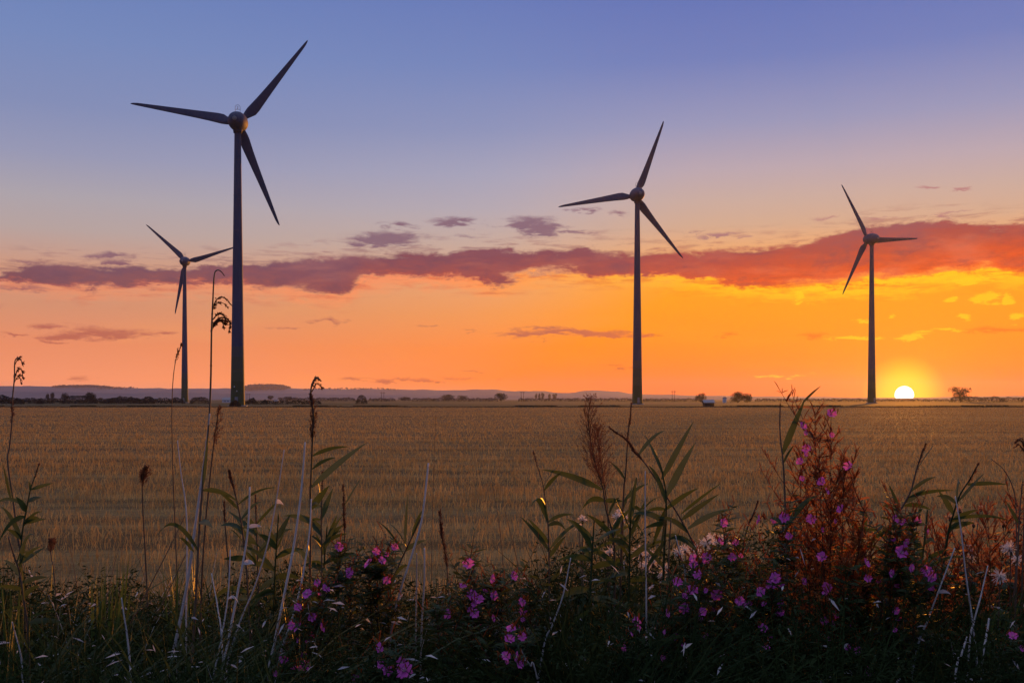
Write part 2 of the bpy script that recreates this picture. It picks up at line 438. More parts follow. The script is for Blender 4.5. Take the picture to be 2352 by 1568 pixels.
def hills(name, prof, D, dep, seed, jag=1.0):
    r = random.Random(seed)
    xs = np.arange(prof[0][0], prof[-1][0] + 1, 12.0)
    ys = np.interp(xs, [p[0] for p in prof], [p[1] for p in prof])
    rows = [(-dep, 0.0), (-dep * .62, .25), (-dep * .35, .6), (-dep * .12, .92), (0, 1.0), (dep * .3, .9), (dep, .0)]
    vs = []; n = len(xs); j1 = 0
    for i in range(n):
        j1 = j1 * .6 + r.uniform(-1, 1) * jag * .5
        X = (xs[i] - 1275) / FP * D; h = max(0.5, HT(ys[i] + j1 * 0.5, D))
        for k, (dy, fz) in enumerate(rows):
            wob = 1 + 0.12 * math.sin(xs[i] * .013 * (k + 1) + seed) if 0 < k < 4 else 1
            vs.append((X, D + dy, -.4 + (h + .4) * fz * (wob if fz < .95 else 1)))
    m = len(rows); fs = []
    for i in range(n - 1):
        for k in range(m - 1):
            fs.append((i * m + k, (i + 1) * m + k, (i + 1) * m + k + 1, i * m + k + 1))
    return tag(mesh_obj(name, vs, fs, M_HILL), kind='structure')

ridge = [(-900, 975), (-500, 966), (-200, 963), (0, 960.5), (60, 961.5), (153, 962), (184, 959.5), (230, 961), (264, 966), (333, 967), (398, 965.5), (402, 968.5), (497, 967), (616, 967.5),
         (720, 966.5), (765, 968), (850, 968.5), (1000, 969.5), (1103, 971.5), (1175, 970.5), (1233, 969), (1259, 973), (1310, 974.5), (1332, 972.5), (1360, 973), (1386, 977.5),
         (1424, 978.5), (1447, 973), (1481, 971.5), (1531, 974.5), (1557, 979), (1620, 981.5), (1680, 983), (1760, 984.5), (1880, 986), (2060, 988), (2090, 990), (2330, 990), (2400, 987), (2550, 985), (2900, 982), (3500, 984)]
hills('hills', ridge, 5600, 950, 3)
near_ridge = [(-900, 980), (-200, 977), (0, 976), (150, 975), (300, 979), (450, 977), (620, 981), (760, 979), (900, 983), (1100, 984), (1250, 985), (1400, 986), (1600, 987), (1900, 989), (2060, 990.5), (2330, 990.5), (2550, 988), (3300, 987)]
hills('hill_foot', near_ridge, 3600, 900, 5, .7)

# ------------------------------------------------------------------ far vegetation
def leafy(mb, p, sz, r):
    u = Vector((r.gauss(0, 1), r.gauss(0, 1), r.gauss(0, .7))).normalized(); w = u.orthogonal().normalized()
    mb.add([p - u * sz, p + w * sz * .6, p + u * sz, p - w * sz * .6], [(0, 1, 2, 3)])

def clump_faces(mb, centre, rx, ry, rz, n, size, r, lobes=9, gap=0.0, flat=0.0):
    """many small leaf-clump faces spread through the volume of several uneven lobes"""
    L = []
    for _ in range(lobes):
        a = r.uniform(0, 2 * math.pi); q = r.uniform(0.2, 0.72)
        L.append((Vector((math.cos(a) * rx * q, math.sin(a) * ry * q, r.uniform(-.6, .62) * rz)), r.uniform(.3, .5)))
    core = 0.0 if gap > .3 else .5
    for _ in range(n):
        d = Vector((r.gauss(0, 1), r.gauss(0, 1), r.gauss(0, 1))).normalized() * (r.random() ** 0.4)
        if r.random() < core:
            p = Vector(centre) + Vector((d.x * rx * .84, d.y * ry * .84, d.z * rz * .86))
        else:
            c, s = r.choice(L)
            p = Vector(centre) + c + Vector((d.x * rx * s, d.y * ry * s, d.z * rz * s * 1.05))
        if p.z < flat: p.z = flat + r.uniform(0, .2) * size
        leafy(mb, p, size * r.uniform(.5, 1.25), r)

def tree(name, label, cat, x0, x1, ytop, D, dens=1500, trunk=.28, group=None, lobes=10, gap=0.0, base=None):
    r = random.Random(int(x0 * 31 + D)); xc = (x0 + x1) / 2
    base = PP(xc, 993, D); base.z = -0.05
    w = (x1 - x0) / FP * D / 2; h = HT(ytop, D)
    t = tag(empty(name, base), label, cat, group)
    mb = MB(); th = h * trunk
    lean = r.uniform(-.03, .03) * h
    mb.tube([base, base + Vector((lean * .5, 0, th)), base + Vector((lean, 0, h * .75))], [h * .028, h * .02, h * .006], 7)
    for k in range(6):
        a = k * 1.05 + r.random(); z0 = th * r.uniform(.85, 1.3)
        s = base + Vector((lean * .5, 0, z0)); e = s + Vector((math.cos(a) * w * .6, math.sin(a) * w * .5, h * r.uniform(.2, .42)))
        mb.tube([s, s.lerp(e, .5) + Vector((0, 0, h * .04)), e], [h * .011, h * .007, h * .003], 5)
    mb.obj('trunk', M_BARK, t)
    cb = MB(); cz = (h + th * .5) / 2
    clump_faces(cb, base + Vector((lean * .6, 0, cz)), w * .98, w * .9, (h - th * .5) / 2, dens, max(.25, (w * h * 3.4 / dens) ** .5), r, lobes, gap, base.z + th * .45)
    cb.obj('crown', M_TREE, t, smooth=False)
    return t

def hedge(name, label, cat, x0, x1, ytop, D, dens=1400, group=None, mat=None, dip=.35):
    """bushy mass with an uneven top, standing on the ground"""
    r = random.Random(int(x0 * 17 + D)); L = (x1 - x0) / FP * D; h = HT(ytop, D)
    mb = MB(); c0 = PP(x0, 993, D); ph = [r.uniform(0, 6.28) for _ in range(5)]
    sz = max(.22, (L * h * 2.2 / dens) ** .5)
    sc = 1 / max(h, 1.5)
    for i in range(dens):
        f = r.random(); xx = f * L
        nz = .5 + .22 * math.sin(xx * 1.9 * sc + ph[0]) + .16 * math.sin(xx * 4.3 * sc + ph[1]) + .12 * math.sin(xx * 9.1 * sc + ph[2])
        e = min(xx, L - xx) / (h * .55); e = 1 if e > 1 else math.sqrt(max(.02, 1 - (1 - e) ** 2))
        top = h * (1 - dip * min(1, max(0, nz))) * e
        z = top * r.random() ** .7
        dy = r.uniform(-.5, .5) * h * math.sqrt(max(.05, 1 - (z / (h * 1.05)) ** 2))
        leafy(mb, Vector((c0.x + xx, D + dy, max(0, z - sz * .35))), sz * r.uniform(.5, 1.2), r)
    o = mb.obj(name, mat or M_HEDGE, smooth=False)
    # base at its own place
    bx = c0.x + L / 2
    me = o.data; co = np.empty(len(me.vertices) * 3); me.vertices.foreach_get('co', co); co = co.reshape(-1, 3) - np.array((bx, D, 0)); me.vertices.foreach_set('co', co.ravel()); me.update()
    o.location = (bx, D, 0)
    return tag(o, label, cat, group)

GT = 'bushes and trees along the far side of the field'
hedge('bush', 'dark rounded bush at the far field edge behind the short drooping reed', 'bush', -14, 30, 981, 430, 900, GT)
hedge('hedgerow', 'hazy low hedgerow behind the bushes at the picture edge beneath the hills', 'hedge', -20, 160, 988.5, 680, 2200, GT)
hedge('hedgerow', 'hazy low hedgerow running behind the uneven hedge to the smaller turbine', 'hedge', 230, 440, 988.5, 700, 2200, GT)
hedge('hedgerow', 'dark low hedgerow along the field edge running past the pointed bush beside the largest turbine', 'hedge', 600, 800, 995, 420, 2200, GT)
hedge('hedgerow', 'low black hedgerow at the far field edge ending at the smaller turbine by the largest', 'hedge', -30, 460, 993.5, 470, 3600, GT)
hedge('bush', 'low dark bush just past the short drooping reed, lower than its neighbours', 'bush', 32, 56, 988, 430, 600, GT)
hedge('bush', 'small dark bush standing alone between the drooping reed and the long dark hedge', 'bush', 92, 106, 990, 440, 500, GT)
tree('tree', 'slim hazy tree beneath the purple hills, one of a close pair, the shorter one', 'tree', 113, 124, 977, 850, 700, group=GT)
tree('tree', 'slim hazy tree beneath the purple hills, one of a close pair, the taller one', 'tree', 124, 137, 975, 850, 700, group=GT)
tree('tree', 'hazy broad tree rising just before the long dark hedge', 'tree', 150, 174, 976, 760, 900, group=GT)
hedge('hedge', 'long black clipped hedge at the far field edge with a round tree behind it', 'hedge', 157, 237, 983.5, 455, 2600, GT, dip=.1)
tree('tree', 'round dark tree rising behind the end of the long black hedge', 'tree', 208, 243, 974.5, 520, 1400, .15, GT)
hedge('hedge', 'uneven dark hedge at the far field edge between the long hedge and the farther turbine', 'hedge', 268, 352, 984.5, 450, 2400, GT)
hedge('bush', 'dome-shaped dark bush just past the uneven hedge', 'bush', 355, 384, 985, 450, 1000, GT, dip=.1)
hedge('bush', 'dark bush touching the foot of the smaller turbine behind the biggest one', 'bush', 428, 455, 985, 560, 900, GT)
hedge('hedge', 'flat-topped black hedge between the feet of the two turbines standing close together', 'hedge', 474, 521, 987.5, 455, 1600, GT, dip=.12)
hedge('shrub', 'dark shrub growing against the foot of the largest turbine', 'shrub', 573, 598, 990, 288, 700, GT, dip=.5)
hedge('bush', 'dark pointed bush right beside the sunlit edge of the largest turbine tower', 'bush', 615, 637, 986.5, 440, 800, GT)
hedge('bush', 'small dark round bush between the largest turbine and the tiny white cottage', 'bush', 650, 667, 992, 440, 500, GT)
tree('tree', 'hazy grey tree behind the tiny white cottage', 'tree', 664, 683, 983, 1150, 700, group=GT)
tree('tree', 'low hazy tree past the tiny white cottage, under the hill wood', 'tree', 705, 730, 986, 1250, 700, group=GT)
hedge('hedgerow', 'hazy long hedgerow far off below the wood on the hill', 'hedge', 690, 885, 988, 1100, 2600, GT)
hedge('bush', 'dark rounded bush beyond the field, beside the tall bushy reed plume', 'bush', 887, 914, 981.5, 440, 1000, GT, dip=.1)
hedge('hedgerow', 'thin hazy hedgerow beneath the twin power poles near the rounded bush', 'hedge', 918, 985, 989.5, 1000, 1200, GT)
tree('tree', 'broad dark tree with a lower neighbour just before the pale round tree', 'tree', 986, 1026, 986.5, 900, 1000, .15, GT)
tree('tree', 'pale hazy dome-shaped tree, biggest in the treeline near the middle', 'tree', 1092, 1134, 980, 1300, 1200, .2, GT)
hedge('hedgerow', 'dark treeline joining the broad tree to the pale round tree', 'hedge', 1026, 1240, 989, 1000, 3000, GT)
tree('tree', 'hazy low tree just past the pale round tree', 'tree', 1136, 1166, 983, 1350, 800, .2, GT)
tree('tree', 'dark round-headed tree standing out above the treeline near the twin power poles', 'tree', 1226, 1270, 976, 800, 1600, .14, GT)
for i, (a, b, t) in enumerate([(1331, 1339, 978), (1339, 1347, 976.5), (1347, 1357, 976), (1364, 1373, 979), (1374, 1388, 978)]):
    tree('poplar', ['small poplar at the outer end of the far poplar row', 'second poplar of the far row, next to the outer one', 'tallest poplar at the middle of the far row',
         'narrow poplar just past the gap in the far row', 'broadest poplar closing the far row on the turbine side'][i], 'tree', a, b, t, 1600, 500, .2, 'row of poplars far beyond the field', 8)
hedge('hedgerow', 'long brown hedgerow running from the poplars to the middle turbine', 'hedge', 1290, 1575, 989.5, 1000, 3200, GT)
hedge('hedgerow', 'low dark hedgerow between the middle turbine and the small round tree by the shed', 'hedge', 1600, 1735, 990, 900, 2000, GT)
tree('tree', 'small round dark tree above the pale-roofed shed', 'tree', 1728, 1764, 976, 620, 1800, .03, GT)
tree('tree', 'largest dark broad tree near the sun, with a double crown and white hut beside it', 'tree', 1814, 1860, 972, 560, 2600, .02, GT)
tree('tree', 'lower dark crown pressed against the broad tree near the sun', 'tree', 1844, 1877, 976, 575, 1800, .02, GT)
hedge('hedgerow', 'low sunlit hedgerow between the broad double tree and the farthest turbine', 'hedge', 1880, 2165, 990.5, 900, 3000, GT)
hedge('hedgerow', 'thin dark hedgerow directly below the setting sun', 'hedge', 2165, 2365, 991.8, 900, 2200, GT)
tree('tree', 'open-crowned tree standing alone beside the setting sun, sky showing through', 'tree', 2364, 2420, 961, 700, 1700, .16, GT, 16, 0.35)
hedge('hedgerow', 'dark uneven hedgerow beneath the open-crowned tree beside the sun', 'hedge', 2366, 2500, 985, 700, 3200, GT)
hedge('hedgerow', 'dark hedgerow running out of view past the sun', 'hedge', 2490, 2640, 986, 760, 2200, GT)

# wood and trees on the skyline of the hills
def wood(name, x0, x1, ytop, ybot, D, n, size, label):
    r = random.Random(int(x0)); mb = MB()
    for _ in range(n):
        f = r.random(); e = min(1, 5 * min(f, 1 - f)) ** .5
        z = r.uniform(HT(ybot, D), HT(ybot, D) + (HT(ytop, D) - HT(ybot, D)) * e * r.uniform(.9, 1.02))
        p = Vector((((x0 + (x1 - x0) * f) - 1275) / FP * D, D + r.uniform(-120, 120), z))
        u = Vector((r.gauss(0, 1), r.gauss(0, 1), r.gauss(0, 1))).normalized() * size; w = u.orthogonal().normalized() * size * .7
        mb.add([p - u, p + w, p + u, p - w], [(0, 1, 2, 3)])
    return tag(mb.obj(name, M_TREE, smooth=False), label, 'wood', kind='stuff')
wood('hilltop_wood', 616, 716, 957.5, 969, 5500, 2200, 7, 'flat-topped distant wood on the hill ridge')
wood('ridge_trees', 264, 335, 963, 968, 5500, 160, 5, 'scattered trees along the far hill ridge')
wood('ridge_woodland', 150, 262, 959, 964, 5500, 900, 6, 'long low wood on the far hill ridge')
wood('ridge_trees', 760, 990, 965.5, 970, 5500, 220, 5, 'dotted trees along the far hill ridge')

# rough grass strip and ditch at the far field edge: uncountable
def margin():
    r = random.Random(21); mb = MB()
    for i in range(15000):
        x = r.uniform(-170, 170); k = r.random()
        y = 266.5 + 3.5 * k if k < .6 else r.uniform(270, 296)
        h = r.uniform(.18, .5) * (1.25 if math.sin(x * .11) + math.sin(x * .31) > .4 else .7)
        if y > 270: h *= .55
        w = r.uniform(.25, .6); a = r.uniform(-.5, .5)
        dx = Vector((math.cos(a), math.sin(a), 0)) * w
        p = Vector((x, y, -.06)); t = p + Vector((r.uniform(-.2, .2), 0, h))
        mb.add([p - dx, p + dx, t + dx * .3, t - dx * .4], [(0, 1, 2, 3)])
    return tag(mb.obj('margin_grass', M_DRY, smooth=False), 'rough dark grass strip at the far field edge', 'grass', kind='stuff')
margin()

# ------------------------------------------------------------------ buildings
M_WALL = simple_mat("white_render", (0.62, 0.62, 0.6), (0.72, 0.71, 0.69), 1.0)
M_ROOF = simple_mat("slate_roof", (0.10, 0.095, 0.10), (0.17, 0.15, 0.15), 2.0)
M_PALE = simple_mat("pale_sheet_roof", (0.28, 0.27, 0.26), (0.36, 0.34, 0.32), 2.0)
M_DARKWOOD = simple_mat("dark_boards", (0.03, 0.022, 0.016), (0.07, 0.05, 0.035), 2.0, .85, .2, (4, 4, .5))
M_GLASS = simple_mat("window_glass", (0.02, 0.025, 0.03), (0.035, 0.04, 0.05), 1.0, .15, .5)
M_STEEL = simple_mat("galvanised_steel", (0.16, 0.165, 0.17), (0.25, 0.25, 0.26), 3.0, .5, .4)

def house(name, label, cat, x0, x1, yeave, yridge, D, wall, roof, depth, gable_front=False, windows=2, rz=0.0):
    w = (x1 - x0) / FP * D; he = HT(yeave, D); hr = HT(yridge, D)
    base = PP((x0 + x1) / 2, 993, D); base.z = -.05
    t = tag(empty(name, base, rz), label, cat)
    q = Matrix.Rotation(0, 3, 'Z')
    mb = MB(); x, y = w / 2, depth / 2
    pts = [(-x, -y, 0), (x, -y, 0), (x, y, 0), (-x, y, 0), (-x, -y, he), (x, -y, he), (x, y, he), (-x, y, he)]
    fs = [(0, 1, 5, 4), (1, 2, 6, 5), (2, 3, 7, 6), (3, 0, 4, 7)]
    if gable_front:
        pts += [(0, -y, hr), (0, y, hr)]; fs += [(4, 5, 8), (6, 7, 9)]
        rf = [(-x - .25, -y - .25, he - .12), (0, -y - .25, hr + .06), (x + .25, -y - .25, he - .12), (-x - .25, y + .25, he - .12), (0, y + .25, hr + .06), (x + .25, y + .25, he - .12)]
    else:
        pts += [(-x, 0, hr), (x, 0, hr)]; fs += [(4, 7, 8), (5, 6, 9)]
        rf = [(-x - .25, -y - .25, he - .12), (-x - .25, 0, hr + .06), (-x - .25, y + .25, he - .12), (x + .25, -y - .25, he - .12), (x + .25, 0, hr + .06), (x + .25, y + .25, he - .12)]
    mb.add([Vector(p) for p in pts], fs)
    mesh_obj('wall', mb.v, mb.f, wall, t, False, inv=False)
    up = [Vector(p) + Vector((0, 0, .14)) for p in rf]
    m2 = MB(); m2.add([Vector(p) for p in rf] + up, [(0, 1, 4, 3), (1, 2, 5, 4), (9, 10, 7, 6), (10, 11, 8, 7), (0, 6, 7, 1), (1, 7, 8, 2), (3, 4, 10, 9), (4, 5, 11, 10), (0, 3, 9, 6), (2, 8, 11, 5)])
    mesh_obj('roof', m2.v, m2.f, roof, t, False, inv=False)
    for k in range(windows):
        m3 = MB(); m3.box((-x + w * (k + 1) / (windows + 1), -y - .03, he * .55), w * .13, .06, he * .32)
        mesh_obj('window', m3.v, m3.f, M_GLASS, t, False, inv=False)
    return t
house('farmhouse', 'white farmhouse with a grey gabled roof beside the largest turbine', 'house', 556, 578, 995.5, 990, 620, M_WALL, M_PALE, 5, False, 2)
house('cottage', 'tiny white cottage beyond the field between round bushes', 'house', 682, 695, 997, 994, 800, M_WALL, M_PALE, 4, True, 1)
house('shed', 'small dark shed with a pale roof at the field edge', 'shed', 1752, 1776, 1001.5, 996, 285, M_DARKWOOD, M_PALE, 2.6, False, 1)
house('hut', 'narrow white hut beside the broad tree near the sun', 'hut', 1800, 1808, 991, 988.5, 600, M_WALL, M_ROOF, 2.4, True, 1)

def pole_pair(x, ytop, D, label, gap=6):
    base = PP(x, 993, D); base.z = -.05; h = HT(ytop, D); s = gap / FP * D / 2
    t = tag(empty('power_pole', base), label, 'power pole', 'twin-post power poles beyond the field')
    for sx in (-1, 1):
        mb = MB(); mb.tube([(sx * s, 0, 0), (sx * s, 0, h)], [.2, .15], 6); mesh_obj('post', mb.v, mb.f, M_BARK, t, inv=False)
    mb = MB(); mb.box((0, 0, h - .9), s * 2 + 2.2, .25, .28); mesh_obj('crossarm', mb.v, mb.f, M_BARK, t, False, inv=False)
    for k in (-1, 0, 1):
        mb = MB(); mb.tube([(k * (s + .8), 0, h - .74), (k * (s + .8), 0, h - .2)], [.09, .06], 5); mesh_obj('insulator', mb.v, mb.f, M_STEEL, t, inv=False)
pole_pair(618, 979, 900, 'twin-post power pole next to the largest turbine')
pole_pair(953, 975, 900, 'twin-post power pole next to the dark rounded bush and reed plume')
pole_pair(1301, 974, 900, 'twin-post power pole between the round-headed tree and the poplars')
pole_pair(1677, 972, 800, 'twin-post power pole standing alone between the middle turbine and the shed')

# ------------------------------------------------------------------ wind turbines
def turbine_paint():
    m, g = new_mat("turbine_paint")
    co = g.n('ShaderNodeTexCoord').outputs['Object']
    nz = g.noise(g.v('MULTIPLY', co, (1, 1, .12)), 1.2, 4, .6)
    col = g.mix(g.rng(nz, .35, .7), (0.036, 0.058, 0.115), (0.050, 0.074, 0.135))
    finish(g, principled(g, col, .68, .25)); return m
def tower_paint():
    m, g = new_mat("tower_paint")
    co = g.n('ShaderNodeTexCoord').outputs['Object']
    z = g.sep(co)[2]
    nz = g.noise(g.v('MULTIPLY', co, (1, 1, .1)), 1.0, 4, .6)
    grey = g.mix(g.rng(nz, .35, .7), (0.036, 0.058, 0.115), (0.050, 0.074, 0.135))
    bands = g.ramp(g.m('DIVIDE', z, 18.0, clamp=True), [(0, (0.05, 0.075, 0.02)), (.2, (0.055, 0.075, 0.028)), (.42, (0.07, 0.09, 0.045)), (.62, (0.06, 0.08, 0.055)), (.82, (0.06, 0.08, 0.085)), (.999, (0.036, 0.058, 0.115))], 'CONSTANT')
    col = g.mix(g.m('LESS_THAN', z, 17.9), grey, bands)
    # faint weld seams between tower sections
    seam = g.m('LESS_THAN', g.m('ABSOLUTE', g.m('SUBTRACT', g.m('FRACT', g.m('DIVIDE', z, 21.0)), .5)), .0025)
    col = g.mix(g.m('MULTIPLY', seam, .6), col, (0.12, 0.12, 0.13))
    finish(g, principled(g, col, .68, .25)); return m
M_TURB = turbine_paint(); M_TOWER = tower_paint()
HUB = 85.1; OVER = 3.0; TILT = 4.0

def lathe_y(mb, prof, seg=40, z0=0.0):
    """profile (y, radius) turned about the rotor axis"""
    vs = []; fs = []
    for (y, r_) in prof:
        for k in range(seg):
            a = 2 * math.pi * k / seg; vs.append((math.cos(a) * r_, y, z0 + math.sin(a) * r_))
    n = len(prof)
    for i in range(n - 1):
        for k in range(seg):
            k2 = (k + 1) % seg; fs.append((i * seg + k, (i + 1) * seg + k, (i + 1) * seg + k2, i * seg + k2))
    fs.append(tuple(range(seg))); fs.append(tuple(reversed([(n - 1) * seg + k for k in range(seg)])))
    mb.add(vs, fs)

def blade_mesh(mb):
    secs = [(1.2, 1.7, 1.5, 0.0, 0.5), (2.6, 1.75, 1.45, .06, .5), (3.8, 2.5, 1.2, .16, .42), (5.0, 3.15, .95, .22, .36), (6.6, 3.1, .8, .2, .33), (9, 2.75, .62, .16, .31), (13, 2.3, .48, .11, .3),
            (18, 1.85, .36, .07, .3), (23, 1.42, .26, .04, .3), (27, 1.08, .19, .02, .3), (30, .82, .13, .01, .3), (31.1, .6, .09, .0, .34), (31.75, .32, .06, .02, .4), (31.95, .12, .04, .04, .5)]
    vs = []; fs = []; S = 16
    for (r_, ch, th, tw, le) in secs:
        for k in range(S):
            a = 2 * math.pi * k / S; cx = math.cos(a); sx = math.sin(a)
            z = (.5 * cx) * ch - ch * (.5 - le)                 # +z is the leading edge
            taper = 1.0 if r_ < 3 else (.55 + .45 * cx)         # thin trailing edge
            y = .5 * th * sx * taper
            ct, st = math.cos(tw), math.sin(tw)
            vs.append((r_ * 1.014, y * ct - z * st, y * st + z * ct))
    n = len(secs)
    for i in range(n - 1):
        for k in range(S):
            k2 = (k + 1) % S; fs.append((i * S + k, i * S + k2, (i + 1) * S + k2, (i + 1) * S + k))
    fs.append(tuple(reversed(range(S)))); fs.append(tuple((n - 1) * S + k for k in range(S)))
    mb.add(vs, fs)

def make_turbine():
    t = empty('wind_turbine', (0, 0, 0))
    mb = MB()
    prof = [(0, 2.12), (.6, 2.1), (4, 2.02), (10, 1.92), (20, 1.78), (40, 1.5), (60, 1.22), (80, .98), (82.2, .95)]
    vs = []; fs = []; S = 40
    for z, r_ in prof:
        for k in range(S): vs.append((math.cos(2 * math.pi * k / S) * r_, math.sin(2 * math.pi * k / S) * r_, z))
    for i in range(len(prof) - 1):
        for k in range(S): fs.append((i * S + k, i * S + (k + 1) % S, (i + 1) * S + (k + 1) % S, (i + 1) * S + k))
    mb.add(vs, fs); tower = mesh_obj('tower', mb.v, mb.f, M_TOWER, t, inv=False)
    mb = MB(); mb.tube([(0, 0, 0), (0, 0, .35)], [2.9, 2.8], 32); mesh_obj('foundation_ring', mb.v, mb.f, M_STEEL, t, inv=False)
    mb = MB(); mb.tube([(0, 0, 81.6), (0, 0, 83.2)], [1.22, 1.5], 32); mesh_obj('yaw_collar', mb.v, mb.f, M_TURB, t, inv=False)
    def turned(name, prof, mat):
        mb = MB(); lathe_y(mb, [(y - .7, r_) for y, r_ in prof]); o = mesh_obj(name, mb.v, mb.f, mat, t, inv=False)
        o.location = (0, 0, HUB); o.rotation_euler = (R(TILT), 0, 0); return o
    turned('nacelle', [(-4.3, .05), (-4.25, .5), (-4.05, 1.0), (-3.55, 1.5), (-2.8, 2.0), (-1.7, 2.46), (-.5, 2.72), (.7, 2.82), (1.6, 2.82), (2.0, 2.8)], M_TURB)
    turned('generator_gap', [(2.0, 2.3), (2.14, 2.3)], M_STEEL)
    turned('hub', [(2.14, 2.7), (2.6, 2.72), (4.0, 2.5), (5.2, 2.0), (6.1, 1.35), (6.6, .7), (6.75, .05)], M_TURB)
    turned('maintenance_hatch', [(-4.33, .3), (-4.30, .62), (-4.2, .66)], M_STEEL)
    # safety hoop with wind gauge on the nacelle roof
    mb = MB(); zt = HUB + 2.6; w = .72; pts = [(-w, 0, zt), (-w, 0, zt + 1.6)]
    pts += [(-w * math.cos(a), 0, zt + 1.6 + .75 * math.sin(a)) for a in (.4, .8, 1.2, 1.57, 1.94, 2.34, 2.74)] + [(w, 0, zt + 1.6), (w, 0, zt)]
    mb.tube(pts, .055, 6); mb.tube([(-w, 0, zt + 1.0), (w, 0, zt + 1.0)], .06, 6)
    hoop = mesh_obj('roof_hoop', mb.v, mb.f, M_STEEL, t, inv=False)
    mb = MB(); mb.tube([(0, 0, zt + 1.0), (0, 0, zt + 1.75)], .05, 6); mb.box((0, 0, zt + 1.8), .42, .09, .08, .4); mb.tube([(-.15, 0, zt + 1.25), (.15, 0, zt + 1.5)], .06, 6)
    mesh_obj('wind_gauge', mb.v, mb.f, M_STEEL, hoop, inv=False)
    # access door at the foot
    mb = MB(); mb.box((0, -2.09, 1.75), .95, .1, 2.3); door = mesh_obj('door', mb.v, mb.f, M_STEEL, t, False, inv=False)
    mb = MB()
    for q in range(4): mb.box((0, -2.45 - .28 * q, .46 - .13 * q), 1.1, .27, .05)
    for sx in (-.55, .55): mb.tube([(sx, -2.2, .75), (sx, -2.2, 1.55), (sx, -3.3, .95), (sx, -3.3, .1)], .035, 6)
    mesh_obj('access_steps', mb.v, mb.f, M_STEEL, t, False, inv=False)
    for zf in (21.3, 42.0, 63.0):
        rr = np.interp(zf, [20, 40, 60, 80], [1.78, 1.5, 1.22, .98]) + .045
        mb = MB(); mb.tube([(0, 0, zf - .09), (0, 0, zf + .09)], rr, 40); mesh_obj('flange', mb.v, mb.f, M_TOWER, t, inv=False)
    for k in range(3):
        mb = MB(); blade_mesh(mb); b = mesh_obj('blade', mb.v, mb.f, M_TURB, t, inv=False); b.location = (0, OVER * math.cos(R(TILT)), HUB + OVER * math.sin(R(TILT)))
    return t

proto = make_turbine()
spots = [  # column, depth, azimuth the rotor faces, first blade angle, label
    (592, 297.5, -4.5, 50.8, 'largest and nearest wind turbine, towering beside the tall drooping reed'),
    (460, 600, -1, 16.9, 'small distant wind turbine whose blade tip passes behind the largest tower'),
    (1587, 404, -7.8, 69.7, 'mid-sized wind turbine standing alone in the middle of the field view'),
    (2170.7, 515.5, -19.9, 4.0, 'farthest-seeming wind turbine close to the setting sun, one blade level')]
G_T = 'wind turbines in the field'
for i, (px, D, az, phi, lab) in enumerate(spots):
    if i == 0: t = proto
    else:
        t = proto.copy(); scene.collection.objects.link(t)
        for ch in list(proto.children):
            c = ch.copy(); scene.collection.objects.link(c); c.parent = t
            for gch in ch.children:
                d = gch.copy(); scene.collection.objects.link(d); d.parent = c
    x = PP(px, 993, D).x
    t.location = (x, D, -.06); t.rotation_euler = (0, 0, R(-az))
    tag(t, lab, 'wind turbine', G_T)
    bl = [c for c in t.children if c.name.startswith('blade')]
    for k, b in enumerate(bl): b.rotation_euler = (Matrix.Rotation(R(TILT), 3, 'X') @ Matrix.Rotation(-R(phi + 120 * k), 3, 'Y')).to_euler()
# two small white notices on the largest tower
for dx, z, in ((-.95, 5.9), (-.25, 4.6)):
    mb = MB(); y = -math.sqrt(2.02 ** 2 - dx * dx) - .05
    mb.box((dx, y, z), .3, .05, .34, 0)
    p = mesh_obj('notice_plate', mb.v, mb.f, M_WALL, proto, False, inv=False)
    p.rotation_euler = (0, 0, R(-4.5 + 15))

# ------------------------------------------------------------------ haze
def haze():
    m = bpy.data.materials.new("haze_air"); m.use_nodes = True; t = m.node_tree
    for n in list(t.nodes): t.nodes.remove(n)
    v = t.nodes.new('ShaderNodeVolumePrincipled'); v.inputs['Color'].default_value = HAZE_COL + (1,)
    v.inputs['Density'].default_value = HAZE_D; v.inputs['Anisotropy'].default_value = HAZE_G
    o = t.nodes.new('ShaderNodeOutputMaterial'); t.links.new(v.outputs[0], o.inputs['Volume'])
    mb = MB(); mb.box((0, (HAZE_END - 400) / 2, (HAZE_TOP - 1.1) / 2), 16400, HAZE_END + 400, HAZE_TOP + 1.1)
    return tag(mb.obj('haze', m, smooth=False), kind='stuff')
haze()
# ================================================================== FOREGROUND VERGE
M_REEDPALE = leaf_mat("dead_reed_straw", (0.52, 0.47, 0.40), (0.75, 0.71, 0.64), 0.12, .6, 9, .3)
M_REEDBROWN = leaf_mat("brown_reed_stem", (0.10, 0.062, 0.035), (0.20, 0.13, 0.075), 0.12, .65, 9, .3)
M_REEDGREEN = leaf_mat("green_reed_leaf", (0.030, 0.055, 0.018), (0.070, 0.105, 0.035), 0.35, .45, 7, .35, (0.13, 0.17, 0.03))
M_PLUME = leaf_mat("reed_plume", (0.075, 0.038, 0.024), (0.17, 0.085, 0.05), 0.4, .85, 9, .1, (0.32, 0.13, 0.05))
M_WSTEM = leaf_mat("willowherb_stem", (0.06, 0.026, 0.016), (0.13, 0.06, 0.03), 0.1, .6, 9, .2)
M_WLEAF = leaf_mat("willowherb_leaf", (0.022, 0.046, 0.012), (0.055, 0.092, 0.026), 0.4, .55, 9, .25, (0.15, 0.14, 0.03))
M_WSEED = leaf_mat("willowherb_seedpod", (0.10, 0.038, 0.018), (0.26, 0.11, 0.045), 0.65, .7, 9, .15, (1.0, 0.42, 0.14))
M_RUST = leaf_mat("reddened_leaf", (0.11, 0.042, 0.018), (0.26, 0.11, 0.04), 0.5, .65, 9, .15, (0.9, 0.34, 0.10))
M_PETAL = leaf_mat("willowherb_petal", (0.70, 0.07, 0.48), (0.86, 0.18, 0.64), 0.4, .6, 20, .15, (0.85, 0.25, 0.60))
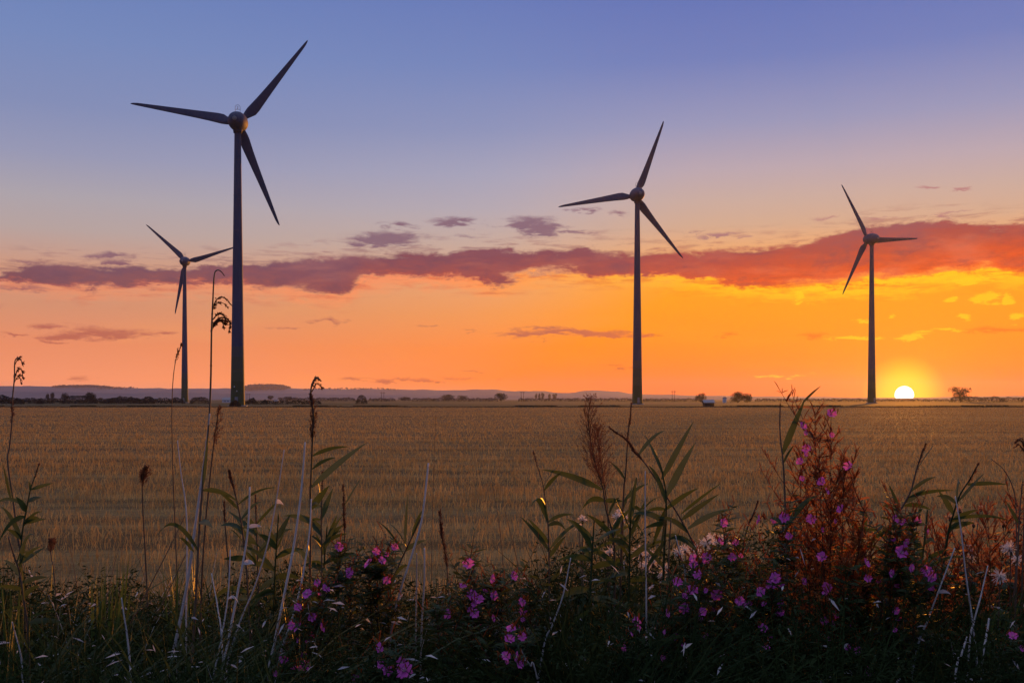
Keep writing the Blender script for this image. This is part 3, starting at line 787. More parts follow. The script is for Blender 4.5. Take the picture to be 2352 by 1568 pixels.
M_STAMEN = leaf_mat("stamen", (0.7, 0.6, 0.55), (0.8, 0.72, 0.6), 0.3, .7, 20, .1)
M_DOWN = leaf_mat("thistle_down", (0.70, 0.64, 0.56), (0.88, 0.82, 0.74), 0.5, .9, 20, .05, (0.9, 0.72, 0.55))
M_OLDDOWN = leaf_mat("weathered_down", (0.30, 0.22, 0.15), (0.50, 0.40, 0.30), 0.6, .9, 20, .05, (0.9, 0.5, 0.25))
M_TUFT = leaf_mat("bright_grass_blade", (0.030, 0.066, 0.014), (0.085, 0.150, 0.032), 0.3, .6, 3, .2, (0.16, 0.22, 0.04))
M_BRACT = leaf_mat("thistle_bract", (0.09, 0.055, 0.03), (0.18, 0.11, 0.06), 0.15, .8, 20, .1)
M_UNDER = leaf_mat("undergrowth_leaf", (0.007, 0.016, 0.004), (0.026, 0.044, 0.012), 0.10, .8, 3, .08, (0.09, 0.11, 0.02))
M_GRASS = leaf_mat("verge_grass_blade", (0.010, 0.022, 0.006), (0.036, 0.062, 0.016), 0.12, .75, 3, .1, (0.12, 0.15, 0.03))
M_LITTER = leaf_mat("dead_leaf", (0.42, 0.38, 0.34), (0.74, 0.70, 0.66), 0.3, .7, 6, .2)
M_STUBBLE = leaf_mat("stubble_straw", (0.24, 0.130, 0.036), (0.84, 0.54, 0.17), 0.25, .75, .8, .15, (0.8, 0.5, 0.16))
rv = random.Random(11)

def smooth(pts, n=6):
    """Catmull-Rom through the points"""
    P_ = [Vector(p) for p in pts]; out = []
    if len(P_) < 3:
        return [P_[0].lerp(P_[-1], i / n) for i in range(n + 1)]
    for i in range(len(P_) - 1):
        p0 = P_[max(i - 1, 0)]; p1 = P_[i]; p2 = P_[i + 1]; p3 = P_[min(i + 2, len(P_) - 1)]
        for k in range(n):
            t = k / n
            out.append(.5 * ((2 * p1) + (p2 - p0) * t + (2 * p0 - 5 * p1 + 4 * p2 - p3) * t * t + (3 * p1 - p0 - 3 * p2 + p3) * t ** 3))
    out.append(P_[-1]); return out

def px(w, D): return w / FPX * D

def world_path(pts, D, wob=0.03, r=None):
    """reference points (top first) at depth D, wandering a little in depth; the foot is carried on down to the ground"""
    r = r or rv; y = D; dy = r.uniform(-wob, wob); out = []
    for (a, b) in pts:
        out.append(P3(a, b, y)); y += dy
    p, q = out[-1], out[-2]
    g = verge_z(p.x, p.y)
    if p.z > g - .03:
        d = (p - q); d = d / max(.02, -d.z); L = p.z - (g - .04)
        d.x = max(-.5, min(.5, d.x)); d.y = max(-.3, min(.3, d.y))
        out.append(p + Vector((d.x * L * .45, d.y * L * .45, -L)))
    return out

def add_leaf(mb, p0, p1, w, sag=.12, r=None, n=9, fold=.22, droop=0.0):
    r = r or rv; p0 = Vector(p0); p1 = Vector(p1); d = p1 - p0; L = d.length
    mid = (p0 + p1) * .5 + Vector((0, 0, L * sag)); pa = []; ws = []
    for i in range(n + 1):
        t = i / n; q = p0 * (1 - t) ** 2 + mid * 2 * t * (1 - t) + p1 * t * t
        q.z -= droop * L * t ** 3; pa.append(q)
        ws.append(w * (0.35 + .65 * min(1, t / .22)) * (1 - max(0, (t - .35) / .65) ** 1.6) + w * .01)
    side = d.cross(Vector((0, 0, 1))); side = side if side.length > 1e-4 else Vector((1, 0, 0))
    side = side.normalized(); ax = d.normalized(); ang = r.uniform(-.65, .65) + 1.57
    side = Quaternion(ax, ang) @ side
    mb.ribbon(pa, ws, side, fold)

def hairs(mb, axis, n, length, spread, droopv, r, thick=.0011, spike=.006, bias=0.0):
    """branchlets of a reed plume along an axis (axis[0] is the tip)"""
    m = len(axis) - 1
    for i in range(n):
        t = r.random(); f = t * m; k = min(int(f), m - 1)
        p = Vector(axis[k]).lerp(Vector(axis[k + 1]), f - k)
        up = (Vector(axis[k]) - Vector(axis[k + 1])).normalized()
        side = Vector((r.gauss(0, 1) + bias, r.gauss(0, 1), 0)).normalized()
        L = length * (.35 + .75 * min(1, t * 1.6)) * r.uniform(.6, 1.15)
        a = spread * r.uniform(.5, 1.2)
        d = (up * math.cos(a) + side * math.sin(a)).normalized()
        p1 = p + d * L * .55; p2 = p + d * L + Vector((droopv[0], 0, droopv[1])) * L
        path = [p, p1, p2]; w = side.cross(up)
        w = w.normalized() if w.length > 1e-4 else Vector((0, 1, 0))
        mb.ribbon(path, [thick * 2, thick * 2, thick], w, 0.0)
        for _ in range(5):
            s = p.lerp(p2, r.uniform(.25, 1)) if r.random() < .5 else p1.lerp(p2, r.random())
            dd = (d + Vector((r.gauss(0, .4), r.gauss(0, .4), r.gauss(0, .4)))).normalized(); e = spike * r.uniform(.7, 1.6)
            ww = dd.orthogonal().normalized() * e * .22
            mb.add([s, s + dd * e * .5 + ww, s + dd * e * 1.2, s + dd * e * .5 - ww], [(0, 1, 2, 3)])

G_REED = 'reeds on the verge'
def reed(label, pts, D, w=(2.0, 5.5), mat=None, plume=None, leaves=(), arcs=(), name='reed', cat='reed', group=G_REED, seed=None, leafmat=None, split=None):
    r = random.Random(seed if seed is not None else int(pts[0][0] * 7 + pts[0][1]))
    path = smooth(world_path(pts, D, .02, r), 6); n = len(path)
    t = tag(empty(name, path[-1]), label, cat, group)
    rad = [max(.0009, px(w[0] + (w[1] - w[0]) * (i / (n - 1)) ** .8, D) * .5) for i in range(n)]
    mb = MB(); mb.tube(path, rad, 7)
    # nodes along the stem
    for k in range(6, n - 2, 7):
        mb.tube([path[k] + (path[k - 1] - path[k]).normalized() * .004, path[k], path[k] + (path[k + 1] - path[k]).normalized() * .004], [rad[k], rad[k] * 1.28, rad[k]], 7, False)
    mb.obj('stem', mat or M_REEDBROWN, t)
    if leaves:
        mb = MB()
        for lf in leaves:
            (x0, y0, x1, y1, lw) = lf[:5]; sag = lf[5] if len(lf) > 5 else .10
            p0 = min(path, key=lambda q: (q - P3(x0, y0, q.y)).length); y0d = p0.y
            a = P3(x0, y0, y0d); a = a.lerp(p0, .6) if (a - p0).length < .06 else a
            b = P3(x1, y1, y0d + r.uniform(-.16, .10))
            add_leaf(mb, a, b, px(lw * 1.25, D), sag, r)
        if name == 'reed' and len(leaves) > 1:          # lower leaves, alternate along the stem
            lim = max(P3(0, 1150, D).z, 0)
            for k in range(9):
                f = .30 + .062 * k + r.uniform(-.03, .03); q = path[min(n - 2, int(f * n))]; sgn = r.choice((-1, 1))
                if q.z > lim: continue
                L = px(r.uniform(45, 135), D); a_ = r.uniform(-.9, .9)
                add_leaf(mb, q, q + Vector((sgn * math.cos(a_) * L * r.uniform(.3, 1), math.sin(a_) * L, r.uniform(-.25, 1.0) * L)), px(r.uniform(6, 15), D), r.uniform(.02, .28), r, droop=r.choice((0, 0, .15, .5)))
        mb.obj('leaves', leafmat or M_REEDGREEN, t)
    if plume or arcs:
        mb = MB()
        if plume:
            top, bot, cnt, ln, spr, dr = plume[:6]
            ax = [q for q in path if P3(0, top, D).z + .01 >= q.z >= P3(0, bot, D).z]
            if len(ax) >= 2: hairs(mb, ax, cnt, px(ln, D), spr, dr, r, spike=px(plume[6] if len(plume) > 6 else 3.2, D))
        for arc in arcs:
            pp, th, cnt = arc
            ap = smooth([P3(a, b, D + .01 * i * r.uniform(-1, 1)) for i, (a, b) in enumerate(pp)], 5)
            mb.tube(ap, [px(th * (1 - .6 * i / len(ap)), D) * .5 for i in range(len(ap))], 5)
            hairs(mb, list(reversed(ap)), cnt, px(11, D), .35, (.15, -.35), r, spike=px(3.4, D))
        mb.obj('panicle', M_PLUME, t)
    return t

# ---- reeds seen one by one (points run from the tip down)
reed('tallest reed of all, its seed head drooping beside the largest turbine tower', [(516, 634), (507, 623), (498, 621), (492, 634), (489, 690), (486, 760), (484, 880), (479, 985), (468, 1090), (459, 1200), (452, 1330), (446, 1440), (440, 1562)], 4.3, (1.8, 6.5), M_REEDBROWN,
     arcs=[([(485, 762), (492, 742), (506, 730), (520, 731), (528, 742), (527, 757)], 5.0, 46), ([(486, 752), (498, 738), (512, 735), (518, 742)], 4.5, 40), ([(487, 716), (494, 694), (506, 682), (520, 687), (533, 703)], 3.0, 24),
           ([(488, 708), (498, 697), (512, 696), (522, 706)], 2.5, 16), ([(488, 735), (500, 722), (512, 724), (520, 736)], 3, 26), ([(486, 757), (496, 742), (508, 737), (514, 750)], 4, 34)],
     leaves=[(462, 1118, 478, 1000, 11, .02), (467, 1126, 550, 1154, 9, .22), (453, 1197, 489, 1213, 11, .15), (432, 1268, 412, 1234, 12, .2)], seed=3)
reed('reed with a thin one-sided brown plume, overlapping the tallest reed', [(503, 940), (497, 975), (490, 1030), (480, 1120), (470, 1230), (462, 1380)], 4.5, (1.8, 5), None, (935, 1040, 46, 24, .5, (.3, .0)))
reed('short drooping reed at the picture edge with two hooked seed tufts above the horizon', [(54, 842), (48, 826), (40, 822), (34, 832), (33, 870), (28, 925), (28, 964), (22, 1025), (18, 1060), (31, 1153), (41, 1231), (52, 1330)], 4.4, (1.4, 5.0), M_REEDBROWN,
     (925, 990, 24, 14, .35, (.1, 0)), arcs=[([(33, 872), (40, 850), (48, 848), (54, 868)], 2.6, 22), ([(33, 878), (42, 864), (48, 876)], 2.0, 14), ([(34, 838), (42, 824), (50, 830)], 2.2, 14)],
     leaves=[(20, 1150, 6, 1060, 9, .05), (30, 1160, 14, 1085, 8, .04)])
reed('thin faint curved reed leaning in front of the smaller turbine tower', [(416, 793), (407, 815), (400, 850), (396, 900), (395, 980), (398, 1100), (404, 1250), (410, 1400)], 5.4, (1.0, 3.2), None, (792, 850, 26, 13, .3, (.05, -.1)))
reed('tall reed with a dense bushy brown plume and green leaves streaming to one side', [(737, 875), (728, 867), (718, 879), (714, 905), (720, 950), (718, 1005), (716, 1066), (713, 1128), (714, 1180), (713, 1260), (712, 1355), (710, 1429), (706, 1528)], 4.2, (3.0, 6.5), M_REEDBROWN,
     (915, 1030, 120, 26, .33, (.0, .0)), arcs=[([(716, 890), (724, 870), (734, 872)], 3, 20), ([(716, 900), (727, 882), (737, 888)], 2.5, 14)],
     leaves=[(721, 1048, 802, 1026, 8, .14), (721, 1078, 772, 1051, 8, .16), (718, 1118, 843, 1016, 13, .07), (715, 1168, 757, 1114, 13, .05), (716, 1000, 713, 1130, 7, 0), (712, 1140, 719, 1010, 8, 0.02)], seed=5)
reed('reed with a wide airy feathery plume left of the big green leaves', [(1356, 920), (1351, 964), (1357, 1013), (1370, 1075), (1384, 1116), (1392, 1169), (1408, 1231), (1412, 1313), (1410, 1470)], 4.2, (1.6, 6), None,
     (918, 1135, 200, 56, .85, (.10, .16)), leaves=[(1378, 1124, 1243, 1078, 12, .10), (1408, 1231, 1345, 1180, 10, .12), (1404, 1215, 1452, 1165, 9, .1), (1411, 1290, 1330, 1255, 11, .2)], seed=6)
reed('second feathery plume just behind the wide airy one, a little lower', [(1372, 985), (1376, 1030), (1386, 1100), (1396, 1180), (1398, 1300), (1396, 1480)], 4.5, (1.5, 5), None, (980, 1150, 140, 46, .85, (.10, .12)), leaves=[(1397, 1240, 1452, 1205, 9, .15)])
reed('dark upright spear-like reed with a closed plume beside the airy ones', [(1450, 930), (1447, 965), (1443, 992), (1440, 1040), (1437, 1087), (1433, 1124), (1428, 1240), (1424, 1420)], 4.3, (1.8, 5), None, (928, 1040, 60, 16, .12, (0, 0)), leaves=[(1436, 1100, 1400, 1060, 7, .1), (1432, 1150, 1490, 1110, 7, .18)])
reed('leaning reed whose brown plume points sideways across the spear-like one', [(1406, 987), (1441, 1013), (1466, 1046), (1487, 1071), (1532, 1141), (1565, 1194), (1598, 1264), (1628, 1390)], 4.15, (2.0, 5.5), None, (985, 1075, 110, 26, .2, (-.1, .1)),
     leaves=[(1466, 1046, 1528, 988, 7, .2), (1585, 1214, 1689, 1168, 10, .16), (1573, 1172, 1658, 1108, 6, .03)], seed=8)
reed('broad-leaved green reed with two long blades crossing like a V', [(1500, 1030), (1515, 1065), (1528, 1120), (1530, 1180), (1526, 1260), (1522, 1400)], 4.1, (3, 6), M_REEDGREEN,
     leaves=[(1510, 1100, 1594, 966, 14, .04), (1530, 1143, 1598, 1015, 13, .06), (1526, 1092, 1481, 998, 10, .05), (1528, 1158, 1512, 1306, 15, .02), (1527, 1165, 1496, 1262, 13, .05), (1530, 1170, 1606, 1120, 9, .1), (1529, 1200, 1452, 1180, 11, .25), (1526, 1230, 1600, 1262, 10, .2), (1525, 1250, 1470, 1330, 12, .1)], seed=9)
reed('green reed with tall flat blades standing between the plumes and the V-shaped blades', [(1462, 1096), (1456, 1140), (1448, 1200), (1446, 1280), (1444, 1440)], 4.2, (3, 6), M_REEDGREEN,
     leaves=[(1437, 1200, 1461, 1096, 15, .02), (1448, 1220, 1410, 1140, 11, .06), (1450, 1235, 1488, 1140, 12, .04), (1446, 1260, 1390, 1240, 12, .2), (1447, 1285, 1510, 1250, 12, .22), (1445, 1320, 1380, 1340, 12, .25), (1446, 1330, 1520, 1345, 12, .2)], seed=10)
reed('low green reed spreading wide pale-edged leaves below the airy plumes', [(1365, 1190), (1362, 1240), (1358, 1320), (1352, 1480)], 3.95, (3, 6), M_REEDGREEN,
     leaves=[(1362, 1240, 1300, 1190, 11, .1), (1361, 1250, 1425, 1215, 11, .15), (1360, 1290, 1275, 1290, 12, .25), (1358, 1310, 1440, 1300, 13, .2), (1357, 1350, 1270, 1385, 13, .25), (1356, 1370, 1450, 1400, 13, .2), (1356, 1400, 1300, 1450, 13, .2)], seed=12)
reed('slim leafy reed at the outer edge of the green reed clump', [(1226, 1040), (1236, 1075), (1248, 1116), (1256, 1178), (1260, 1231), (1262, 1380)], 4.4, (1.6, 4.5), M_REEDBROWN, (1040, 1090, 16, 10, .2, (0, 0)),
     leaves=[(1248, 1116, 1282, 1070, 7, .1), (1250, 1125, 1290, 1085, 7, .1), (1258, 1200, 1318, 1182, 7, .2), (1260, 1265, 1193, 1184, 9, .08), (1260, 1280, 1300, 1230, 8, .1)])
reed('narrow reddish reed with one curling leaf pointing towards the sun', [(1792, 932), (1791, 975), (1793, 1010), (1799, 1066), (1803, 1150), (1808, 1330)], 4.0, (2.4, 5), M_REEDBROWN, (930, 985, 22, 10, .1, (0, 0)),
     leaves=[(1798, 1040, 1850, 914, 12, .02), (1844, 925, 1886, 886, 5, .05), (1800, 1062, 1825, 1020, 9, .08)])
reed('reed with a dark bent plume and level leaves just below the sun', [(2124, 1024), (2116, 1045), (2106, 1075), (2092, 1127), (2072, 1165), (2050, 1200), (2030, 1330)], 4.1, (2.2, 6), M_REEDBROWN, (1022, 1100, 52, 15, .18, (.1, 0)),
     leaves=[(2106, 1078, 2147, 1020, 7, .08), (2094, 1142, 2192, 1126, 8, .1), (2090, 1130, 2150, 1095, 8, .14), (2080, 1165, 2140, 1172, 10, .2), (2068, 1180, 2040, 1110, 9, .05)])
reed('reed with a reddish sunlit tip and long level leaf near the picture edge', [(2245, 1068), (2228, 1100), (2205, 1136), (2190, 1180), (2178, 1225), (2160, 1360)], 4.1, (2.4, 6), M_REEDGREEN, (1066, 1120, 40, 14, .2, (.1, 0)),
     leaves=[(2226, 1115, 2318, 1113, 8, .06), (2205, 1150, 2262, 1085, 9, .06), (2200, 1160, 2150, 1140, 8, .15), (2185, 1200, 2248, 1170, 9, .12)])
reed('thin bare arching reed stem bending down at the sun side', [(2276, 1053), (2309, 1083), (2331, 1136), (2334, 1200), (2334, 1260), (2330, 1400)], 4.2, (1.4, 3.6), M_REEDBROWN)
reed('stiff dark reed stem at the very picture edge past the arching one', [(2348, 1110), (2342, 1180), (2338, 1260), (2332, 1400)], 3.9, (2.0, 5), M_REEDBROWN, (1108, 1150, 16, 9, .1, (0, 0)), leaves=[(2340, 1200, 2310, 1150, 8, .08)])
reed('small brown plume rising alone between the V-shaped blades and the tall seeding willowherb', [(1739, 1155), (1728, 1185), (1717, 1211), (1706, 1260), (1698, 1350)], 4.2, (1.8, 4.5), None, (1153, 1225, 46, 14, .16, (.05, 0)))
reed('slender brown plume standing alone before bare stubble right of the crossed pale stalks', [(1010, 1176), (1013, 1205), (1016, 1235), (1024, 1280), (1029, 1334), (1034, 1430)], 4.5, (1.6, 4), None, (1174, 1315, 110, 22, .25, (0, 0)))
reed('slim dark plume behind the pink flowers next to the streaming green leaves', [(788, 1118), (790, 1169), (791, 1210), (792, 1244), (796, 1400)], 4.7, (1.4, 4), None, (1117, 1240, 84, 18, .2, (0, 0)), leaves=[(791, 1160, 832, 1092, 8, .05)])
reed('thin dark spike close behind the bushy plume, with one green blade', [(741, 1086), (739, 1145), (738, 1210), (740, 1380)], 4.5, (1.6, 4), None, (1085, 1140, 34, 10, .1, (0, 0)), leaves=[(737, 1190, 765, 1120, 10, .05), (738, 1230, 690, 1180, 8, .15), (738, 1260, 800, 1225, 9, .2)])
reed('short stem with a fuzzy brown tuft standing alone before the stubble', [(333, 1078), (327, 1100), (327, 1128), (329, 1186), (335, 1293), (340, 1420)], 4.8, (2.0, 4), None, (1075, 1125, 95, 24, .55, (.25, .05)))
reed('tiny fuzzy tuft on a thin stem beside the bright grass tuft', [(118, 1243), (116, 1258), (119, 1285), (123, 1305), (132, 1420)], 4.7, (1.6, 3.2), None, (1240, 1275, 60, 18, .6, (.2, 0)))
reed('brown plume bending over a drooping leaf just past the tallest reed', [(527, 1085), (532, 1105), (539, 1128), (550, 1178), (560, 1244), (572, 1400)], 4.4, (2.2, 5), None, (1083, 1150, 74, 16, .2, (-.05, 0)), leaves=[(556, 1210, 602, 1240, 7, .3), (562, 1250, 528, 1215, 8, .2)])
reed('short dark spike between the tallest reed and the bending plume', [(515, 1155), (516, 1185), (518, 1215), (524, 1290), (530, 1420)], 4.5, (2.4, 4), None, (1152, 1215, 50, 9, .1, (0, 0)))
reed('dark brown closed spike beside the upright pale stalk', [(587, 1140), (588, 1180), (590, 1230), (592, 1300), (596, 1440)], 4.6, (2.4, 4.5), None, (1138, 1220, 46, 8, .1, (0, 0)), leaves=[(592, 1280, 640, 1235, 10, .15), (592, 1300, 555, 1260, 9, .15)])
reed('leafy dark green reed near the picture edge with a bare thin tip', [(89, 1068), (80, 1095), (70, 1124), (58, 1186), (50, 1240), (44, 1380)], 4.2, (1.6, 5), M_REEDGREEN, (1066, 1105, 16, 8, .1, (0, 0)),
     leaves=[(72, 1124, 124, 1109, 7, .06), (70, 1128, 65, 1104, 8, .0), (60, 1172, 36, 1140, 11, .08), (66, 1150, 96, 1142, 8, .15), (60, 1175, 42, 1112, 7, .04), (56, 1200, 92, 1190, 9, .2), (52, 1235, 14, 1215, 9, .2)])
reed('single upright bright green blade on a leaning dark stem behind pink flowers', [(968, 1186), (955, 1215), (938, 1250), (915, 1300), (893, 1355), (880, 1450)], 4.4, (2.4, 5), M_REEDBROWN, None, leaves=[(922, 1246, 937, 1134, 15, .015), (905, 1300, 848, 1262, 13, .2), (930, 1265, 980, 1240, 8, .2)], leafmat=M_REEDGREEN)
reed('dark leafy reed at the picture edge below the fuzzy tuft, reddish stem', [(19, 1231), (32, 1275), (45, 1314), (58, 1396), (66, 1480)], 4.0, (3, 5.5), M_REEDBROWN, None, leaves=[(40, 1300, 95, 1255, 8, .15), (50, 1345, 110, 1325, 9, .2), (45, 1320, 8, 1285, 8, .2)])
reed('low reed with broad dark leaves between the leaning pale stalks', [(640, 1180), (636, 1240), (632, 1310), (628, 1440)], 4.5, (2.5, 5), M_REEDGREEN, None,
     leaves=[(636, 1240, 668, 1180, 11, .05), (635, 1260, 590, 1225, 11, .15), (634, 1280, 700, 1262, 11, .2), (633, 1310, 570, 1300, 12, .25), (632, 1330, 690, 1330, 12, .25), (631, 1365, 570, 1385, 12, .25)])
reed('low green reed with arched leaves in front of the bushy plume stem', [(752, 1205), (748, 1250), (744, 1310), (740, 1450)], 4.6, (2.5, 5), M_REEDGREEN, None,
     leaves=[(748, 1240, 790, 1205, 10, .15), (747, 1265, 712, 1228, 10, .15), (746, 1290, 810, 1275, 10, .2), (745, 1310, 690, 1300, 11, .25), (745, 1260, 775, 1180, 9, .05)])
reed('broad green blade rising from the dark undergrowth below the thin pale stalk', [(1486, 1430), (1494, 1480), (1500, 1560)], 3.5, (4, 6), M_REEDGREEN, None, leaves=[(1496, 1568, 1486, 1425, 22, .02), (1497, 1560, 1440, 1500, 13, .1)])
reed('green reed between pale stalks and the sun-side willowherb, leaf tip folded', [(1985, 1160), (1982, 1220), (1975, 1300), (1968, 1420)], 4.3, (2.6, 5), M_REEDGREEN, None, leaves=[(1980, 1245, 1990, 1165, 11, .02), (1978, 1270, 2040, 1215, 10, .15), (1975, 1300, 1920, 1270, 10, .2), (1976, 1320, 2030, 1310, 10, .25)])
reed('broad upright green reed right of the purple spire, pointing at the sun', [(2130, 1170), (2124, 1230), (2118, 1300), (2110, 1430)], 4.1, (2.6, 5), M_REEDGREEN, None, leaves=[(2122, 1260, 2132, 1165, 13, .02), (2120, 1280, 2085, 1200, 11, .05), (2118, 1300, 2180, 1262, 11, .2), (2116, 1320, 2060, 1330, 11, .25), (2114, 1350, 2190, 1345, 11, .2)])

# ---- bare pale stalks
G_ST = 'bare dead stalks on the verge'
def stalk(label, pts, D, w=(2.5, 5.0), mat=None, flag=0):
    r = random.Random(int(pts[0][0] * 3 + pts[0][1]))
    lf = []
    n = flag
    for k in range(n):
        a = pts[min(len(pts) - 1, 1 + k)]; s = r.choice((-1, 1)); L = r.uniform(18, 34)
        lf.append((a[0], a[1], a[0] + s * L, a[1] + r.uniform(-6, 18), r.uniform(5, 10), .2))
    return reed(label, pts, D, w, mat or M_REEDPALE, None, lf, (), 'dead_stalk', 'dead stalk', G_ST, leafmat=M_LITTER)
stalk('thickest pale stalk, leaning across the foot of the tallest reed', [(482, 950), (475, 1015), (463, 1105), (449, 1205), (432, 1330), (411, 1440), (386, 1565)], 4.22, (3.2, 9.0))
stalk('thin pale stalk just before the tallest reed, joining it lower down', [(408, 1011), (416, 1087), (426, 1153), (430, 1231), (428, 1400)], 4.4, (1.8, 4.5))
stalk('long pale stalk leaning hard, second from the bushy-plumed reed', [(653, 1032), (634, 1153), (614, 1252), (585, 1347), (548, 1437), (515, 1560)], 4.3, (2.0, 5), flag=1)
stalk('long pale stalk springing from just below the bushy plume leaves', [(715, 1145), (712, 1210), (704, 1272), (689, 1355), (669, 1429), (640, 1528)], 4.12, (2.6, 6.0))
stalk('long pale stalk with the thicker foot, leaning alongside the bushy-plumed reed', [(701, 1015), (692, 1128), (675, 1252), (651, 1375), (630, 1478), (614, 1565)], 4.2, (4.0, 7.5))
stalk('pale stalk with a clean cut top standing over the dark reed leaves', [(574, 1118), (570, 1211), (558, 1293), (539, 1396), (523, 1478), (509, 1560)], 4.2, (3.8, 6.5), flag=2)
stalk('short pale stalk low between the tallest reed and the cut-topped stalk', [(529, 1262), (523, 1375), (502, 1499), (490, 1565)], 4.0, (2.5, 5), flag=1)
stalk('thin grey stalk tilting the other way behind the short pale one', [(486, 1316), (494, 1360), (502, 1408), (510, 1480)], 4.1, (2, 4))
stalk('short pale stalk low in the dark grass below the fuzzy tuft', [(279, 1372), (286, 1420), (292, 1458), (301, 1565)], 3.8, (2.5, 5))
stalk('long pale stalk with a split top standing alone over the pink flowers', [(984, 1063), (975, 1149), (965, 1211), (940, 1293), (919, 1358), (896, 1470)], 4.3, (4.2, 5.5), flag=0)
stalk('short upright pale stalk crossing before the stubble, taller of two', [(975, 1258), (975, 1300), (974, 1352), (968, 1450)], 4.4, (3.4, 4.5))
stalk('short upright pale stalk crossing before the stubble, shorter of two', [(957, 1270), (957, 1300), (957, 1340), (955, 1440)], 4.5, (2.5, 4))
stalk('straight thin white stalk rising through the green reed clump', [(1482, 1081), (1482, 1211), (1484, 1334), (1485, 1437), (1487, 1560)], 3.7, (2.2, 4.5))
stalk('pale stalk leaning inward under the wide leaves of the green reed clump', [(1311, 1280), (1293, 1367), (1268, 1437), (1244, 1511)], 3.9, (2.2, 5))
stalk('tall pale stalk beside the sunlit-tipped reed, tilting away from the sun', [(2194, 1139), (2207, 1216), (2218, 1317), (2234, 1432), (2246, 1560)], 3.9, (2.2, 5.5))
stalk('pale stalk leaning strongly left below the sunlit-tipped reed', [(2193, 1258), (2154, 1361), (2132, 1421), (2100, 1520)], 3.8, (2.6, 5.5), flag=1)
stalk('forked pale stalk crossing the tall one near its foot', [(2269, 1298), (2258, 1345), (2251, 1375), (2236, 1432), (2225, 1500)], 3.8, (2.2, 5))
stalk('stubby pale stalk among the dark grass past the forked one', [(2272, 1419), (2268, 1445), (2264, 1470), (2256, 1540)], 3.6, (4, 5.5))
stalk('bent pale stalk at the bottom below the forked one', [(2221, 1461), (2214, 1485), (2207, 1507), (2192, 1565)], 3.5, (3, 6))
stalk('brownish bare stalk just past the broad V-shaped blades', [(1541, 1192), (1538, 1240), (1536, 1293), (1534, 1430)], 4.0, (2.6, 4.5), M_REEDBROWN)
stalk('greyish bare stalk tilted between the V-shaped blades and the pink flowers', [(1551, 1228), (1562, 1270), (1573, 1313), (1576, 1430)], 4.0, (2.2, 4))
stalk('short pale stalk low at the picture edge', [(28, 1427), (38, 1465), (47, 1500), (52, 1560)], 3.7, (2.2, 4.5))
stalk('crooked white stalk in the dark undergrowth below the pair of pink blooms', [(1196, 1490), (1207, 1512), (1218, 1528), (1236, 1566)], 3.5, (2.2, 4.5))
stalk('very thin brown stalk leaning before the stubble, the taller of two', [(1128, 1092), (1140, 1160), (1150, 1231), (1156, 1310), (1160, 1430)], 4.6, (1.0, 2.4), M_REEDBROWN)
stalk('very thin brown stalk leaning before the stubble, the shorter of two', [(1154, 1150), (1168, 1205), (1180, 1254), (1192, 1314), (1200, 1430)], 4.6, (1.0, 2.4), M_REEDBROWN)
stalk('fallen brown stalk slanting across below the tallest reed', [(425, 1184), (388, 1260), (350, 1334), (318, 1400), (296, 1450)], 4.6, (1.6, 3), M_REEDBROWN)
stalk('brown stalk slanting parallel to the fallen one, lower down', [(428, 1270), (390, 1350), (356, 1420), (330, 1490)], 4.4, (1.6, 3), M_REEDBROWN)
stalk('faint thin straw rising high before the middle of the stubble', [(1001, 950), (999, 1010), (996, 1090), (992, 1250), (990, 1400)], 6.2, (.8, 1.6), M_REEDBROWN)

# ---- great willowherb: flowers in reference pixels
FL = [(776,1256),(866,1265),(906,1258),(848,1293),(877,1287),(803,1312),(731,1337),(747,1351),(776,1340),(889,1332),(707,1364),(684,1394),(719,1417),(687,1440),(737,1441),(712,1470),(652,1513),(676,1526),(706,1527),(875,1487),(931,1540),(891,1540),(920,1522),(819,1557),
 (1031,1410),(1076,1295),(1084,1367),(1101,1377),(1062,1346),(1137,1330),(1179,1322),(1133,1366),(1203,1380),(1203,1402),(1129,1419),(1089,1408),(1175,1445),(1170,1471),(1161,1506),(1192,1508),
 (1660,1200),(1690,1246),(1681,1277),(1651,1244),(1618,1281),(1594,1281),(1596,1295),(1598,1316),(1556,1338),(1590,1355),(1646,1364),(1574,1396),(1531,1408),(1614,1406),(1605,1419),(1459,1432),(1521,1449),(1549,1460),(1525,1475),(1429,1479),(1701,1380),(1744,1355),(1752,1443),(1789,1404),(1781,1326),(1771,1342),(1802,1188),(1746,1194),
 (1909,951),(1841,980),(1839,1061),(1852,1030),(1949,1070),(1889,1108),(1934,1169),(1799,1188),(1863,1192),(2053,1192),(2075,1200),(2109,1196),(2075,1244),(2068,1269),(2066,1258),(2092,1303),(2042,1314),(2127,1311),(2139,1324),(1987,1293),(1889,1280),(1903,1346),(1843,1335),(1768,1342),(2053,1344),(1700,1379),(1788,1403),(1753,1441),(1894,1423),(1916,1412),(1958,1441),(2064,1419),(2035,1467),(1942,1483),(1969,1492),(1995,1538),(2057,1401),(2326,1463)]
BIGF = {(848,1293):1.25,(1031,1410):1.35,(1084,1367):1.3,(1574,1396):1.4,(1646,1364):1.25,(1556,1338):1.2,(2068,1269):1.5,(2127,1311):1.2,(1618,1281):1.2,(1076,1295):1.2,(1459,1432):1.3,(931,1540):1.4,(687,1440):1.2,(1660,1200):1.1}

